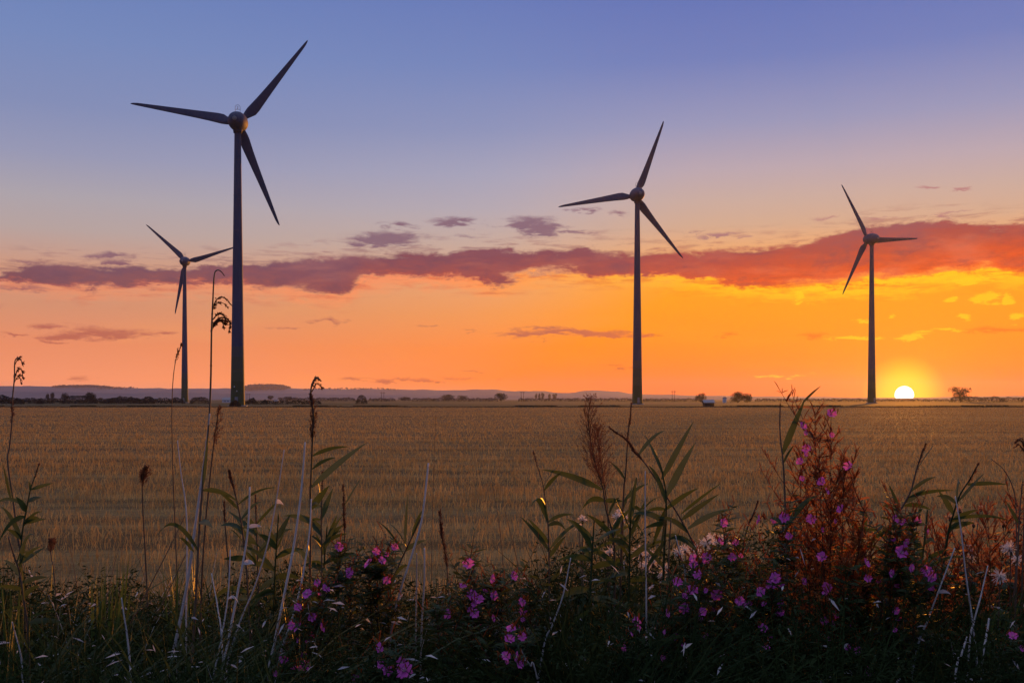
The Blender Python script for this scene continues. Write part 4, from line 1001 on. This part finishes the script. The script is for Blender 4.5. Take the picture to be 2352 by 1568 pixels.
def flower_mesh(seed):
    """four notched petals round pale stamens, facing +Z, 1 unit across"""
    r = random.Random(seed); mb = MB(); mb.cur = 0
    cup = r.uniform(.25, .8)
    for k in range(4):
        a = k * math.pi / 2 + r.uniform(-.12, .12); ca, sa = math.cos(a), math.sin(a); w = r.uniform(.54, .64); L = r.uniform(.46, .55)
        prof = [(.03, .05, 0), (.18, .5, .06), (.36, .92, .10), (L * .92, 1.0, .12)]
        vs = []
        for (d, ww, hh) in prof:
            z = hh * cup * 1.6 + d * cup * .5
            for s in (-1, 0, 1):
                q = Vector((d, s * ww * w * .55, z + (.03 if s == 0 else 0) + r.uniform(-.015, .015)))
                if s == 0 and d > .4: q.x -= .06
                elif d > .4: q.y *= .8
                vs.append((q.x * ca - q.y * sa, q.x * sa + q.y * ca, q.z))
        fs = []
        for i in range(3):
            b = i * 3; fs += [(b, b + 1, b + 4, b + 3), (b + 1, b + 2, b + 5, b + 4)]
        mb.add(vs, fs)
    mb.cur = 1
    for k in range(6):
        a = k * 1.05; mb.tube([(0, 0, 0), (math.cos(a) * .07, math.sin(a) * .07, .18), (math.cos(a) * .12, math.sin(a) * .12, .28)], [.012, .012, .02], 4)
    me = bpy.data.meshes.new('flower'); me.from_pydata(mb.v, [], mb.f); me.materials.append(M_PETAL); me.materials.append(M_STAMEN)
    me.polygons.foreach_set('material_index', mb.mi); me.polygons.foreach_set('use_smooth', [True] * len(mb.f)); me.update(); return me
FLOWERS = [flower_mesh(s) for s in range(7)]

G_W = 'flowering willowherb on the verge'
def lance(mb, p, d, L, w, r, droop=.25):
    d = Vector(d).normalized(); side = d.cross(Vector((0, 0, 1)))
    side = side.normalized() if side.length > .05 else Vector((1, 0, 0))
    side = Quaternion(d, r.uniform(-.9, .9)) @ side
    pa = []; ws = []
    for i in range(5):
        t = i / 4; q = Vector(p) + d * L * t; q.z -= droop * L * t * t; pa.append(q); ws.append(w * (.25, .9, 1, .65, .04)[i])
    mb.ribbon(pa, ws, side, .25)

def willowherb(label, base, tips, D, flowers, seedy=0.0, dens=1.0, bush=1.0):
    r = random.Random(int(base[0] * 13 + base[1])); foot = world_path([tips[0], ((tips[0][0] + base[0]) / 2, (tips[0][1] + base[1]) / 2), base], D, .01, r)[-1]
    t = tag(empty('willowherb', foot), label, 'willowherb', G_W)
    st = MB(); fo = MB(); sd = MB(); dn = MB(); stems = []
    for k, tp in enumerate(tips):
        dd = D + (0 if k == 0 else r.uniform(-.22, .22))
        top = P3(tp[0], tp[1], dd); kn = (top + foot) / 2 + Vector((r.uniform(-.03, .03), r.uniform(-.04, .04), .06))
        path = smooth([top, kn, foot], 9); n = len(path)
        st.tube(path, [max(.0012, .0050 * (i / n) ** .7) for i in range(n)], 6); stems.append(path)
    def foliage(path, L0, every, spread=1.0):
        Ltot = sum((path[i + 1] - path[i]).length for i in range(len(path) - 1)); m = int(Ltot / every)
        for i in range(m):
            f = (i + r.random()) / m * (len(path) - 1); k = min(int(f), len(path) - 2); p = path[k].lerp(path[k + 1], f - k)
            a = r.uniform(0, 6.28); frac = f / len(path)
            for s in (0, math.pi):
                L = L0 * (.45 + .75 * min(1, frac * 2.2)) * r.uniform(.7, 1.2)
                lance(fo, p, (math.cos(a + s), math.sin(a + s), r.uniform(.25, .8)), L, L * .22, r, r.uniform(.1, .5))
    for path in stems: foliage(path, .085, .030 / dens)
    # side branches with leaves, pods and buds
    for path in stems:
        nb = int(9 * bush ** .5)
        for b in range(nb):
            k = int(r.uniform(.08, .62) * (len(path) - 1)); p = path[k]; a = r.uniform(0, 6.28); L = r.uniform(.10, .34) * (.5 + k / len(path)) * (1.25 if seedy >= .9 else 1)
            e = p + Vector((math.cos(a) * L * .62, math.sin(a) * L * .62, L * .85)); q = p.lerp(e, .5) + Vector((0, 0, -.02))
            bp = smooth([e, q, p], 4); st.tube(bp, [max(.0009, .0024 * (i / len(bp)) ** .6) for i in range(len(bp))], 5); foliage(bp, .055, .022 / dens)
            for _ in range(int(1 + 9 * seedy)):
                f = r.uniform(0, .7) * (len(bp) - 1); kk = min(int(f), len(bp) - 2); s = bp[kk].lerp(bp[kk + 1], f - kk); aa = r.uniform(0, 6.28)
                u = Vector((math.cos(aa) * .6, math.sin(aa) * .6, 1)).normalized() * r.uniform(.025, .06)
                sd.tube([s, s + u * .6 + Vector((0, 0, .003)), s + u], [.0012, .0018, .0010], 4, False)
    for path in stems:
        for _ in range(int(7 + 26 * seedy)):
            f = r.uniform(0, .4) * (len(path) - 1); k = min(int(f), len(path) - 2); s = path[k].lerp(path[k + 1], f - k); aa = r.uniform(0, 6.28)
            u = Vector((math.cos(aa) * .7, math.sin(aa) * .7, 1)).normalized() * r.uniform(.03, .075)
            sd.tube([s, s + u * .6 + Vector((0, 0, .004)), s + u], [.0013, .0021, .0011], 4, False)
            if seedy and r.random() < .75 * seedy:      # split pods curling open with threads of down
                for _ in range(5):
                    e = s + u + Vector((r.gauss(0, .014), r.gauss(0, .014), r.gauss(0, .012))); w = Vector((r.gauss(0, 1), r.gauss(0, 1), r.gauss(0, 1))).normalized() * .0016
                    fo_ = [s + u * .7 - w, s + u * .7 + w, e + w, e - w]; dn.add(fo_, [(0, 1, 2, 3)])
    fl = []
    for (fx, fy) in flowers:
        dd = D - r.uniform(.02, .30); p = P3(fx, fy, dd)
        c = [q for path in stems for q in path if q.z < p.z - .03] or [stems[0][-1]]
        s = min(c, key=lambda q: (q - p).length); mid = s.lerp(p, .55) + Vector((0, 0, -.02))
        bp = smooth([p, mid, s], 4); st.tube(bp, [max(.001, .0022 * (i / len(bp)) ** .5) for i in range(len(bp))], 5); foliage(bp, .05, .03 / dens)
        for _ in range(4):
            u = Vector((r.gauss(0, .5), r.gauss(0, .5), 1)).normalized() * r.uniform(.015, .035); e = p + Vector((r.gauss(0, .012), r.gauss(0, .012), .004))
            sd.tube([e, e + u * .7, e + u], [.0012, .0026, .0012], 4)
        fl.append((p, BIGF.get((fx, fy), 1.0)))
    st.obj('stem', M_WSTEM, t); nfo = len(fo.f); fo.add(sd.v, sd.f); fo.add(dn.v, dn.f)
    mesh_obj('foliage', fo.v, fo.f, [M_RUST if seedy >= .9 else M_WLEAF, M_WSEED, M_RUST], t, True, [0] * nfo + [1] * len(sd.f) + [2] * len(dn.f))
    for p, sc in fl:
        o = bpy.data.objects.new('flower', r.choice(FLOWERS)); scene.collection.objects.link(o); o.parent = t
        d = Vector((r.gauss(0, .7), -1 + r.gauss(0, .45), r.uniform(-.2, .9))).normalized(); q = d.to_track_quat('Z', 'Y')
        o.location = p - foot; o.rotation_mode = 'QUATERNION'; o.rotation_quaternion = q @ Quaternion((0, 0, 1), r.uniform(0, 1.57))
        s = .036 * sc * r.uniform(.85, 1.15); o.scale = (s, s, s * r.uniform(.8, 1.2))
    return t

WH = [  # base, tips, depth, seediness, density, label
 ((676, 1560), [(700, 1345), (655, 1470)], 4.0, 0, 1, 'flowering willowherb in front of the long leaning stalks, its pink blooms trailing down its side'),
 ((735, 1560), [(745, 1318), (728, 1390)], 4.1, 0, 1, 'willowherb with pink blooms at the foot of the bushy-plumed reed'),
 ((800, 1560), [(806, 1285), (780, 1240)], 4.2, 0, 1.1, 'willowherb carrying few pink blooms directly under the slim dark plume'),
 ((866, 1560), [(866, 1238), (905, 1240), (845, 1280)], 4.2, 0, 1.2, 'tallest pink willowherb of the group left of the split-topped pale stalk'),
 ((900, 1568), [(915, 1500), (880, 1475), (825, 1540)], 3.6, 0, 1, 'low willowherb with dim pink blooms in the dark undergrowth'),
 ((1031, 1560), [(1033, 1385), (1000, 1400)], 4.0, 0, 1.1, 'willowherb topped by one large pink bloom under the slender brown plume'),
 ((1080, 1560), [(1077, 1275), (1090, 1345)], 4.1, 0, 1, 'willowherb with one bloom held high against bare stubble'),
 ((1145, 1560), [(1150, 1305), (1128, 1350), (1175, 1308)], 4.2, 0, 1, 'reddish willowherb with small scattered blooms under the two thin brown stalks'),
 ((1203, 1560), [(1204, 1355), (1215, 1330)], 4.0, 0, 1, 'willowherb with two blooms stacked one above the other near the green reed clump'),
 ((1175, 1568), [(1175, 1430), (1190, 1480)], 3.6, 0, 1, 'low willowherb with a column of dim blooms below the stacked pair'),
 ((1445, 1568), [(1455, 1415), (1425, 1465)], 3.6, 0, 1, 'low willowherb with a bright wide bloom under the green reed clump'),
 ((1540, 1568), [(1545, 1320), (1525, 1395), (1560, 1420)], 3.8, .1, 1.1, 'willowherb with blooms low on it beside the thin white stalk'),
 ((1600, 1568), [(1602, 1255), (1575, 1370), (1622, 1270)], 3.9, .2, 1.2, 'densest pink willowherb, crowded with blooms in front of the white thistle down'),
 ((1660, 1568), [(1661, 1180), (1690, 1230), (1645, 1330)], 4.1, .2, 1.1, 'willowherb with its top bloom alone above the white thistle down'),
 ((1715, 1568), [(1712, 1320), (1745, 1330), (1700, 1360)], 3.8, .3, 1.2, 'brownish willowherb with few blooms between the pink mass and the tall seeding one'),
 ((1790, 1568), [(1785, 1300), (1770, 1320), (1800, 1175)], 3.9, .5, 1.2, 'brown-leaved willowherb at the foot of the tall seeding one'),
 ((1860, 1568), [(1872, 945), (1838, 1035), (1908, 985), (1850, 1110), (1938, 1052), (1815, 1165)], 4.1, 1.0, .42, 'tallest willowherb, rusty and gone to seed, reaching up to the horizon'),
 ((1915, 1568), [(1940, 1062), (1962, 1090), (1905, 1120), (1985, 1175), (1880, 1060), (2005, 1240)], 4.0, 1.0, .42, 'rusty seeding willowherb leaning sunward against the tallest one'),
 ((1985, 1568), [(1988, 1270), (1965, 1380), (1940, 1300)], 3.9, .5, 1.2, 'dark willowherb with few blooms between the rusty pair and the purple spire'),
 ((2060, 1568), [(2070, 1175), (2055, 1180), (2100, 1190), (2050, 1300)], 4.0, .7, 1.2, 'willowherb with a bright purple spire of blooms standing below the sun'),
 ((2125, 1568), [(2130, 1290), (2105, 1300)], 3.9, .2, 1.1, 'willowherb with two large blooms touching, beside the leaning pale stalk'),
 ((2318, 1568), [(2328, 1440), (2300, 1470)], 3.6, 0, 1, 'small willowherb with a single bloom low at the sun-side edge'),
 ((2290, 1568), [(2268, 1172), (2312, 1196), (2240, 1235), (2338, 1160), (2345, 1250)], 4.35, 1.0, .42, 'rusty feathery willowherb gone to seed at the sun-side picture edge, without blooms'),
 ((2185, 1568), [(2172, 1225), (2205, 1250), (2150, 1290)], 4.45, 1.0, .42, 'low rusty seeding willowherb behind the tall pale stalk tilting away from the sun'),
]
left_over = set(FL); got = {i: [] for i in range(len(WH))}
for f in FL:
    best = min(range(22), key=lambda i: min(abs(f[0] - (t[0] + (WH[i][0][0] - t[0]) * max(0, (f[1] - t[1]) / max(1, WH[i][0][1] - t[1])))) + (200 if f[1] < t[1] - 25 else 0) + .12 * abs(f[1] - t[1]) for t in WH[i][1]))
    got[best].append(f)
rx = random.Random(77)
for i in got:
    ext = []
    for (a, b) in got[i]:
        if rx.random() < .65: ext.append((a + rx.uniform(-26, 26), b + rx.uniform(6, 48)))
    for e in ext: BIGF[e] = rx.uniform(.5, .85)
    got[i] = got[i] + ext
for i, (b, tp, D, sy, de, lab) in enumerate(WH): willowherb(lab, b, tp, D, got[i], sy, de, .8 if sy >= 1 else 1.0)

# ---- thistles gone to seed
def down_ball(mb, c, R_, r, n=130):
    """loose tuft of silky hairs, lopsided and partly blown away"""
    c = Vector(c); cl = [Vector((r.gauss(0, 1), r.gauss(0, 1), r.gauss(0, .6) + .45)).normalized() for _ in range(5)]
    for _ in range(n):
        d = (r.choice(cl) * r.uniform(.5, 1.3) + Vector((r.gauss(0, .55), r.gauss(0, .55), r.gauss(0, .5)))).normalized(); L = R_ * r.uniform(.4, 1.25)
        w = d.orthogonal().normalized(); w = Quaternion(d, r.uniform(0, 6.28)) @ w * .0009
        e = c + d * L + Vector((r.gauss(0, .22), r.gauss(0, .22), r.gauss(0, .2) - .12)) * R_
        mb.add([c + d * L * .15 - w * .5, c + d * L * .15 + w * .5, e + w * 1.6, e - w * 1.6], [(0, 1, 2, 3)])
G_TH = 'thistles gone to seed'
def thistle(label, heads, foot_x, D, size=1.0):
    r = random.Random(int(foot_x * 5)); hp = [P3(a, b, D + r.uniform(-.1, .1)) for a, b in heads]
    bx = P3(foot_x, 1500, D); g = verge_z(bx.x, D); foot = Vector((bx.x, D, g - .03)); t = tag(empty('thistle', foot), label, 'thistle', G_TH)
    st = MB(); lf = MB(); zt = max(p.z for p in hp) - .07; hub = Vector((bx.x * .7 + sum(p.x for p in hp) / len(hp) * .3, D, g + (zt - g) * .72))
    main = smooth([hub, (hub + foot) / 2 + Vector((.012, 0, 0)), foot], 8); st.tube(main, [.0045 + .001 * (i / len(main)) for i in range(len(main))], 6)
    for p in hp:
        st.tube(smooth([p, p.lerp(hub, .5) + Vector((0, 0, -.025)), hub], 5), .0024, 5)
    for i in range(110):
        q = main[int(r.random() ** 1.3 * (len(main) - 1))] + Vector((r.gauss(0, .01), r.gauss(0, .01), r.uniform(0, .05))); a = r.uniform(0, 6.28); L = r.uniform(.05, .15); lance(lf, q, (math.cos(a), math.sin(a), r.uniform(.0, .7)), L, L * .3, r, .5)
    st.obj('stem', M_REEDBROWN, t); lf.obj('leaves', M_WLEAF, t)
    for p in hp:
        R_ = .020 * size * r.uniform(.8, 1.25); mb = MB(); down_ball(mb, p + Vector((0, 0, .008)), R_, r, int(130 * min(1, size))); h = mb.obj('seed_head', M_DOWN if size > .7 else M_OLDDOWN, t, smooth=False)
        mb = MB(); mb.tube([p + Vector((0, 0, -.014)), p + Vector((0, 0, -.006)), p + Vector((0, 0, .004))], [.003, .0075, .005], 7)
        b = mesh_obj('bract_cup', np.array(mb.v) - np.array(foot), mb.f, M_BRACT, h, inv=False)
thistle('thistle with one downy head among the leaves left in the green reed clump', [(1338, 1196), (1330, 1212)], 1340, 4.5)
thistle('thistle with pale down showing between the plumes and the flat green blades', [(1426, 1178), (1432, 1192), (1418, 1190)], 1424, 4.6)
thistle('thistle with a dim downy head low under the airy plumes', [(1402, 1270), (1394, 1280)], 1400, 4.4)
thistle('thistle with creamy heads right behind the straight white stalk', [(1472, 1272), (1490, 1276), (1484, 1302), (1500, 1296)], 1484, 4.5, 1.2)
thistle('thistle with a round fluffy head between the white stalk and the dense pink willowherb', [(1526, 1308), (1520, 1326)], 1526, 4.5, 1.3)
thistle('thistle with bright creamy tufts in a line just before the dense pink willowherb', [(1558, 1272), (1574, 1266), (1590, 1262), (1600, 1274)], 1580, 4.6, 1.2)
thistle('thistle with the whitest mass of down behind the dense pink willowherb', [(1620, 1252), (1634, 1244), (1648, 1252), (1660, 1246), (1640, 1264)], 1640, 4.6, 1.35)
thistle('thistle with pale tufts beside the tall sun-side stalk', [(2218, 1262), (2232, 1272), (2226, 1284)], 2226, 4.4, 1.1)
thistle('thistle with a brown round fluffy head near the sun-side edge', [(2296, 1326)], 2296, 4.0, 1.5)
thistle('thistle with a smaller ring-like downy head above the brown round one', [(2321, 1263), (2335, 1290)], 2320, 4.1, 1.2)
thistle('thistle with many pink-lit tufts just past the sunlit-tipped reed', [(2182, 1190), (2205, 1172), (2252, 1168), (2236, 1205), (2212, 1228)], 2215, 4.6, .6)
thistle('thistle with pink-lit tufts crowded at the sun-side edge of the picture', [(2304, 1205), (2330, 1222), (2342, 1196), (2314, 1248), (2286, 1236)], 2318, 4.6, .6)
reed('dry bent reed top with a lit tuft at the sun-side picture edge below the horizon', [(2338, 1012), (2344, 1006), (2351, 1016), (2354, 1080), (2352, 1200), (2346, 1400)], 4.0, (1.6, 4), None, None, arcs=[([(2354, 1030), (2346, 1012), (2334, 1014)], 4, 26), ([(2354, 1040), (2342, 1022), (2332, 1026)], 3, 18)])

# ---- bright grass tufts
G_GR = 'green grass tufts'
def tuft(label, x0, x1, yb, tips, D, w=9):
    r = random.Random(int(x0)); c = P3((x0 + x1) / 2, yb, D); g = verge_z(c.x, D); t = tag(empty('grass_tuft', (c.x, D, g)), label, 'grass tuft', G_GR); mb = MB()
    for (tx, ty) in tips:
        for _ in range(3):
            a = P3(tx * .35 + r.uniform(x0, x1) * .65, yb + 80, D + r.uniform(-.1, .1)); a.z = g
            add_leaf(mb, a, P3(tx + r.gauss(0, 8), ty + r.uniform(-6, 40), D + r.uniform(-.15, .15)), px(w * r.uniform(.7, 1.2), D), .06, r, 8, .25)
    mb.obj('blades', M_TUFT, t); return t
tuft('bright green grass tuft catching light left of the fallen brown stalk', 200, 285, 1400, [(214, 1310), (232, 1300), (246, 1285), (258, 1290), (270, 1268), (286, 1262), (282, 1310), (222, 1330)], 4.4, 11)
tuft('green grass tuft at the picture edge under the reddish-stemmed reed', 0, 60, 1440, [(4, 1280), (14, 1300), (30, 1330), (52, 1340), (66, 1350)], 4.1, 9)
tuft('green grass tuft between the tallest reed and the fallen stalk', 360, 420, 1420, [(400, 1300), (412, 1280), (390, 1330), (424, 1320)], 4.5, 9)
tuft('grass tuft with arching blades at the foot of the forked pale stalk', 2160, 2330, 1500, [(2120, 1400), (2150, 1420), (2340, 1380), (2350, 1340), (2300, 1350), (2280, 1380), (2180, 1400), (2240, 1390), (2350, 1410)], 3.9, 9)

# ---- uncountable undergrowth, grass and stubble
TOP = [(-200, 1340), (0, 1340), (100, 1345), (150, 1352), (300, 1395), (420, 1400), (560, 1380), (650, 1335), (760, 1325), (850, 1310), (900, 1340), (950, 1375), (1050, 1370), (1150, 1385), (1230, 1340), (1290, 1262), (1400, 1238), (1500, 1272), (1580, 1300), (1650, 1290), (1750, 1255), (1820, 1200), (1920, 1215), (2000, 1285), (2080, 1315), (2180, 1345), (2260, 1290), (2352, 1270), (2700, 1330), (3200, 1330)]
TX = np.array([p[0] for p in TOP]); TY = np.array([p[1] for p in TOP])

def np_mesh(name, V_, F_, mat, smooth=False):
    me = bpy.data.meshes.new(name); nv = len(V_); nf, k = F_.shape
    me.vertices.add(nv); me.vertices.foreach_set('co', V_.astype(np.float32).ravel())
    me.loops.add(nf * k); me.loops.foreach_set('vertex_index', F_.astype(np.int32).ravel())
    me.polygons.add(nf); me.polygons.foreach_set('loop_start', np.arange(0, nf * k, k, dtype=np.int32))
    me.materials.append(mat); me.update(calc_edges=True); me.validate()
    o = bpy.data.objects.new(name, me); scene.collection.objects.link(o); return o

def vz(x, y):
    t = np.clip((y - 5.4) / 3.6, 0, 1); t = t * t * (3 - 2 * t)
    w = 0.05 * np.sin(x * 1.7 + y) + 0.04 * np.sin(x * 3.1 - y * 2.3)
    return 0.58 * (1 - t) + w * (1 - t) - 0.05 * t

def undergrowth(n, seed, name, mat, L0, L1, asp, zlo, label, cat, top_off=0, yr=(3.0, 6.3), updir=.35):
    g = np.random.default_rng(seed)
    y = g.uniform(yr[0], yr[1], n); pxx = g.uniform(-600, 3000, n); x = (pxx - CX) / FPX * y
    lump = 26 * np.sin(pxx * .021 + y * 2.1) + 18 * np.sin(pxx * .053 - y * 3.3) + 14 * np.sin(pxx * .11 + y * 5)
    ty = np.interp(pxx, TX, TY) + lump + top_off + np.abs(g.normal(0, 14, n))
    yref = np.minimum(np.maximum(y, 3.7), 4.6)
    zt = EYE + (HY - ty) / FPX * yref; zg = vz(x, y)
    fall = np.clip((yr[1] - y) / .8, 0, 1)
    zt = zg + np.maximum(zt - zg, .08) * (.25 + .75 * fall)
    u = g.random(n) ** .62; z = zg + (zt - zg) * (zlo + (1 - zlo) * u)
    keep = g.random(n) < .30 + .70 * np.clip(.6 + .5 * np.sin(x * 7.3 + y * 3.1) + .45 * np.sin(x * 13.7 - y * 8.9 + z * 9), 0, 1)
    x, y, z, pxx = x[keep], y[keep], z[keep], pxx[keep]; n = len(x)
    L = g.uniform(L0, L1, n); a = g.uniform(0, 2 * np.pi, n); el = g.normal(updir, .5, n)
    d = np.stack([np.cos(a) * np.cos(el), np.sin(a) * np.cos(el), np.sin(el)], 1)
    b = g.normal(0, 1, (n, 3)); s = np.cross(d, b); s /= np.linalg.norm(s, axis=1, keepdims=True); nr = np.cross(d, s)
    p = np.stack([x, y, z], 1); w = (L * asp)[:, None]
    L_ = L[:, None]
    v = np.stack([p, p + d * L_ * .4 + s * w * .5 + nr * w * .15, p + d * L_ * .45 - nr * w * .05, p + d * L_ * .4 - s * w * .5 + nr * w * .15, p + d * L_ - np.array([0, 0, .18]) * L_], 1).reshape(-1, 3)
    i = np.arange(n)[:, None] * 5
    F_ = np.concatenate([i + np.array([[0, 1, 2]]), i + np.array([[0, 2, 3]]), i + np.array([[1, 4, 2]]), i + np.array([[2, 4, 3]])])
    o = np_mesh(name, v, F_, mat); tag(o, label, cat, kind='stuff'); return o
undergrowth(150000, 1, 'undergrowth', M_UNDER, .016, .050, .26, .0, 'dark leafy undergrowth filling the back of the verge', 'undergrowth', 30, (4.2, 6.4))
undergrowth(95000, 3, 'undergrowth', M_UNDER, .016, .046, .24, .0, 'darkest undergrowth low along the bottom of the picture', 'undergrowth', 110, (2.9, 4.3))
undergrowth(2600, 2, 'leaf_litter', M_LITTER, .02, .06, .18, .2, 'pale dead leaves caught in the undergrowth', 'leaf litter', 18)

def blades(n, seed, name, mat, label, cat, hfun, yr, pxr=(-600, 3000), w=.006, lean=.35):
    g = np.random.default_rng(seed); y = g.uniform(*yr, n); pxx = g.uniform(*pxr, n); x = (pxx - CX) / FPX * y; z = vz(x, y)
    h = hfun(g, pxx, y, x, z); a = g.uniform(0, 2 * np.pi, n); ln = g.normal(lean, .25, n)
    S = 5; rows = []
    s = np.stack([-np.sin(a + 1.2), np.cos(a + 1.2), np.zeros(n)], 1)
    ww = w * g.uniform(.6, 1.4, n)
    for k in range(S + 1):
        t = k / S; q = np.stack([x + np.cos(a) * ln * h * t ** 2, y + np.sin(a) * ln * h * t ** 2, z + h * t * (1 - .28 * np.abs(ln) * t * t)], 1)
        wk = (ww * (1 - t ** 2.2) + .0004)[:, None] * .5
        rows += [q - s * wk, q + s * wk]
    v = np.stack(rows, 1).reshape(-1, 3); i = np.arange(n)[:, None] * (2 * (S + 1))
    F_ = np.concatenate([i + np.array([[2 * k, 2 * k + 1, 2 * k + 3, 2 * k + 2]]) for k in range(S)])
    o = np_mesh(name, v, F_, mat); tag(o, label, cat, kind='stuff'); return o
def h_verge(g, pxx, y, x, z):
    zt = EYE + (HY - (np.interp(pxx, TX, TY) + 10 + 40 * np.sin(x * 4.1 + y))) / FPX * np.clip(y, 3.7, 4.6)
    return np.clip(zt - z, .1, 1.2) * g.uniform(.45, 1.08, len(y)) * np.clip((7.4 - y) / 1.6, .25, 1)
blades(17500, 5, 'verge_grass', M_GRASS, 'long dark green grass of the verge', 'grass', h_verge, (3.0, 7.2), w=.009)
def h_broad(g, pxx, y, x, z):
    zt = EYE + (HY - (np.interp(pxx, TX, TY) - 25 + 40 * np.sin(x * 2.3 + y * 1.7))) / FPX * np.clip(y, 3.6, 4.5)
    return np.clip(zt - z, .15, 1.1) * g.uniform(.5, 1.12, len(y))
blades(1500, 15, 'broad_grass', M_REEDGREEN, 'broad dark grass blades crossing the verge away from the sun', 'grass', h_broad, (3.2, 5.6), (-120, 720), .017, .7)
blades(1100, 16, 'broad_grass', M_GRASS, 'broad dark blades around the feet of the green reed clump', 'grass', h_broad, (3.2, 5.0), (1180, 1620), .017, .7)
blades(1000, 17, 'broad_grass', M_GRASS, 'broad dark blades crossing the verge below the sun', 'grass', h_broad, (3.2, 5.2), (1980, 2480), .016, .7)
blades(420, 18, 'dry_stems', M_REEDBROWN, 'tangle of thin brown dead stems in the verge', 'dead stems', lambda g, p, y, x, z: g.uniform(.35, .95, len(y)) * np.where(p < 760, 1, .8), (3.8, 6.4), (-100, 2450), .0045, .22)
blades(130, 19, 'dry_stems', M_REEDPALE, 'scattered thin pale dead stems in the verge', 'dead stems', lambda g, p, y, x, z: g.uniform(.35, .85, len(y)), (3.6, 6.2), (-100, 2450), .005, .3)
blades(1500, 6, 'dry_grass', M_STUBBLE, 'thin dry straw-coloured grass at the field side of the verge', 'grass', lambda g, p, y, x, z: g.uniform(.12, .62, len(y)) * g.uniform(.4, 1, len(y)), (5.0, 9.4), w=.0042, lean=.25)

def stubble(n, seed):
    g = np.random.default_rng(seed); y = 8.6 * (262 / 8.6) ** g.random(n)
    # cut rows run across the view; swaths of longer straw between wheel tracks, stalks standing in tufts
    x = g.uniform(-1, 1, n) * (.57 * y + 4)
    y = np.round(y / .155) * .155 + g.normal(0, .03, n)
    cell = np.sin(np.round(x * 9 / (1 + y * .03)) * 12.9898 + np.round(y / .155) * 78.233) * 43758.5453; cell = cell - np.floor(cell)
    def nz(u, sc, k): q = u / sc + 50; i0 = np.floor(q).astype(int); f = q - i0; f = f * f * (3 - 2 * f); tb = np.random.default_rng(k).random(4096); return tb[i0 % 4096] * (1 - f) + tb[(i0 + 1) % 4096] * f
    warp = y + 1.5 * nz(x, 6, 1) + 3 * nz(x, 23, 2)
    band = .42 * nz(warp, .9, 3) + .5 * nz(warp, 3.1, 4) + .45 * nz(warp, 9, 5) + .3 * nz(x + y, 1.6, 6) - .32
    band = np.clip(band, 0, 1)
    keep = g.random(n) < (.08 + .92 * band) * (.25 + .75 * cell); x, y, band, cell = x[keep], y[keep], band[keep], cell[keep]; n = len(x)
    h = (.05 + .075 * band + .045 * cell) * g.uniform(.45, 1.35, n); a = g.uniform(0, 2 * np.pi, n); ln = np.abs(g.normal(.2, .22, n)); lay = g.random(n) < .2
    ln[lay] = 1.7; h[lay] *= .5
    w = .0058 * (np.maximum(y, 9) / 9) ** .85 * g.uniform(.6, 1.35, n)
    p = np.stack([x, y, np.where(y < 9.2, vz(x, y), 0.0)], 1); s = np.stack([np.cos(a * 2), np.sin(a * 2) * .4, np.zeros(n)], 1) * (w * .5)[:, None]
    tpt = p + np.stack([np.cos(a) * ln * h, np.sin(a) * ln * h, h], 1)
    v = np.stack([p - s, p + s, tpt + s * .6, tpt - s * .6], 1).reshape(-1, 3)
    o = np_mesh('stubble', v, np.arange(n * 4).reshape(-1, 4), M_STUBBLE); tag(o, 'cut straw stubble of the harvested field', 'stubble', kind='stuff')
stubble(640000, 9)
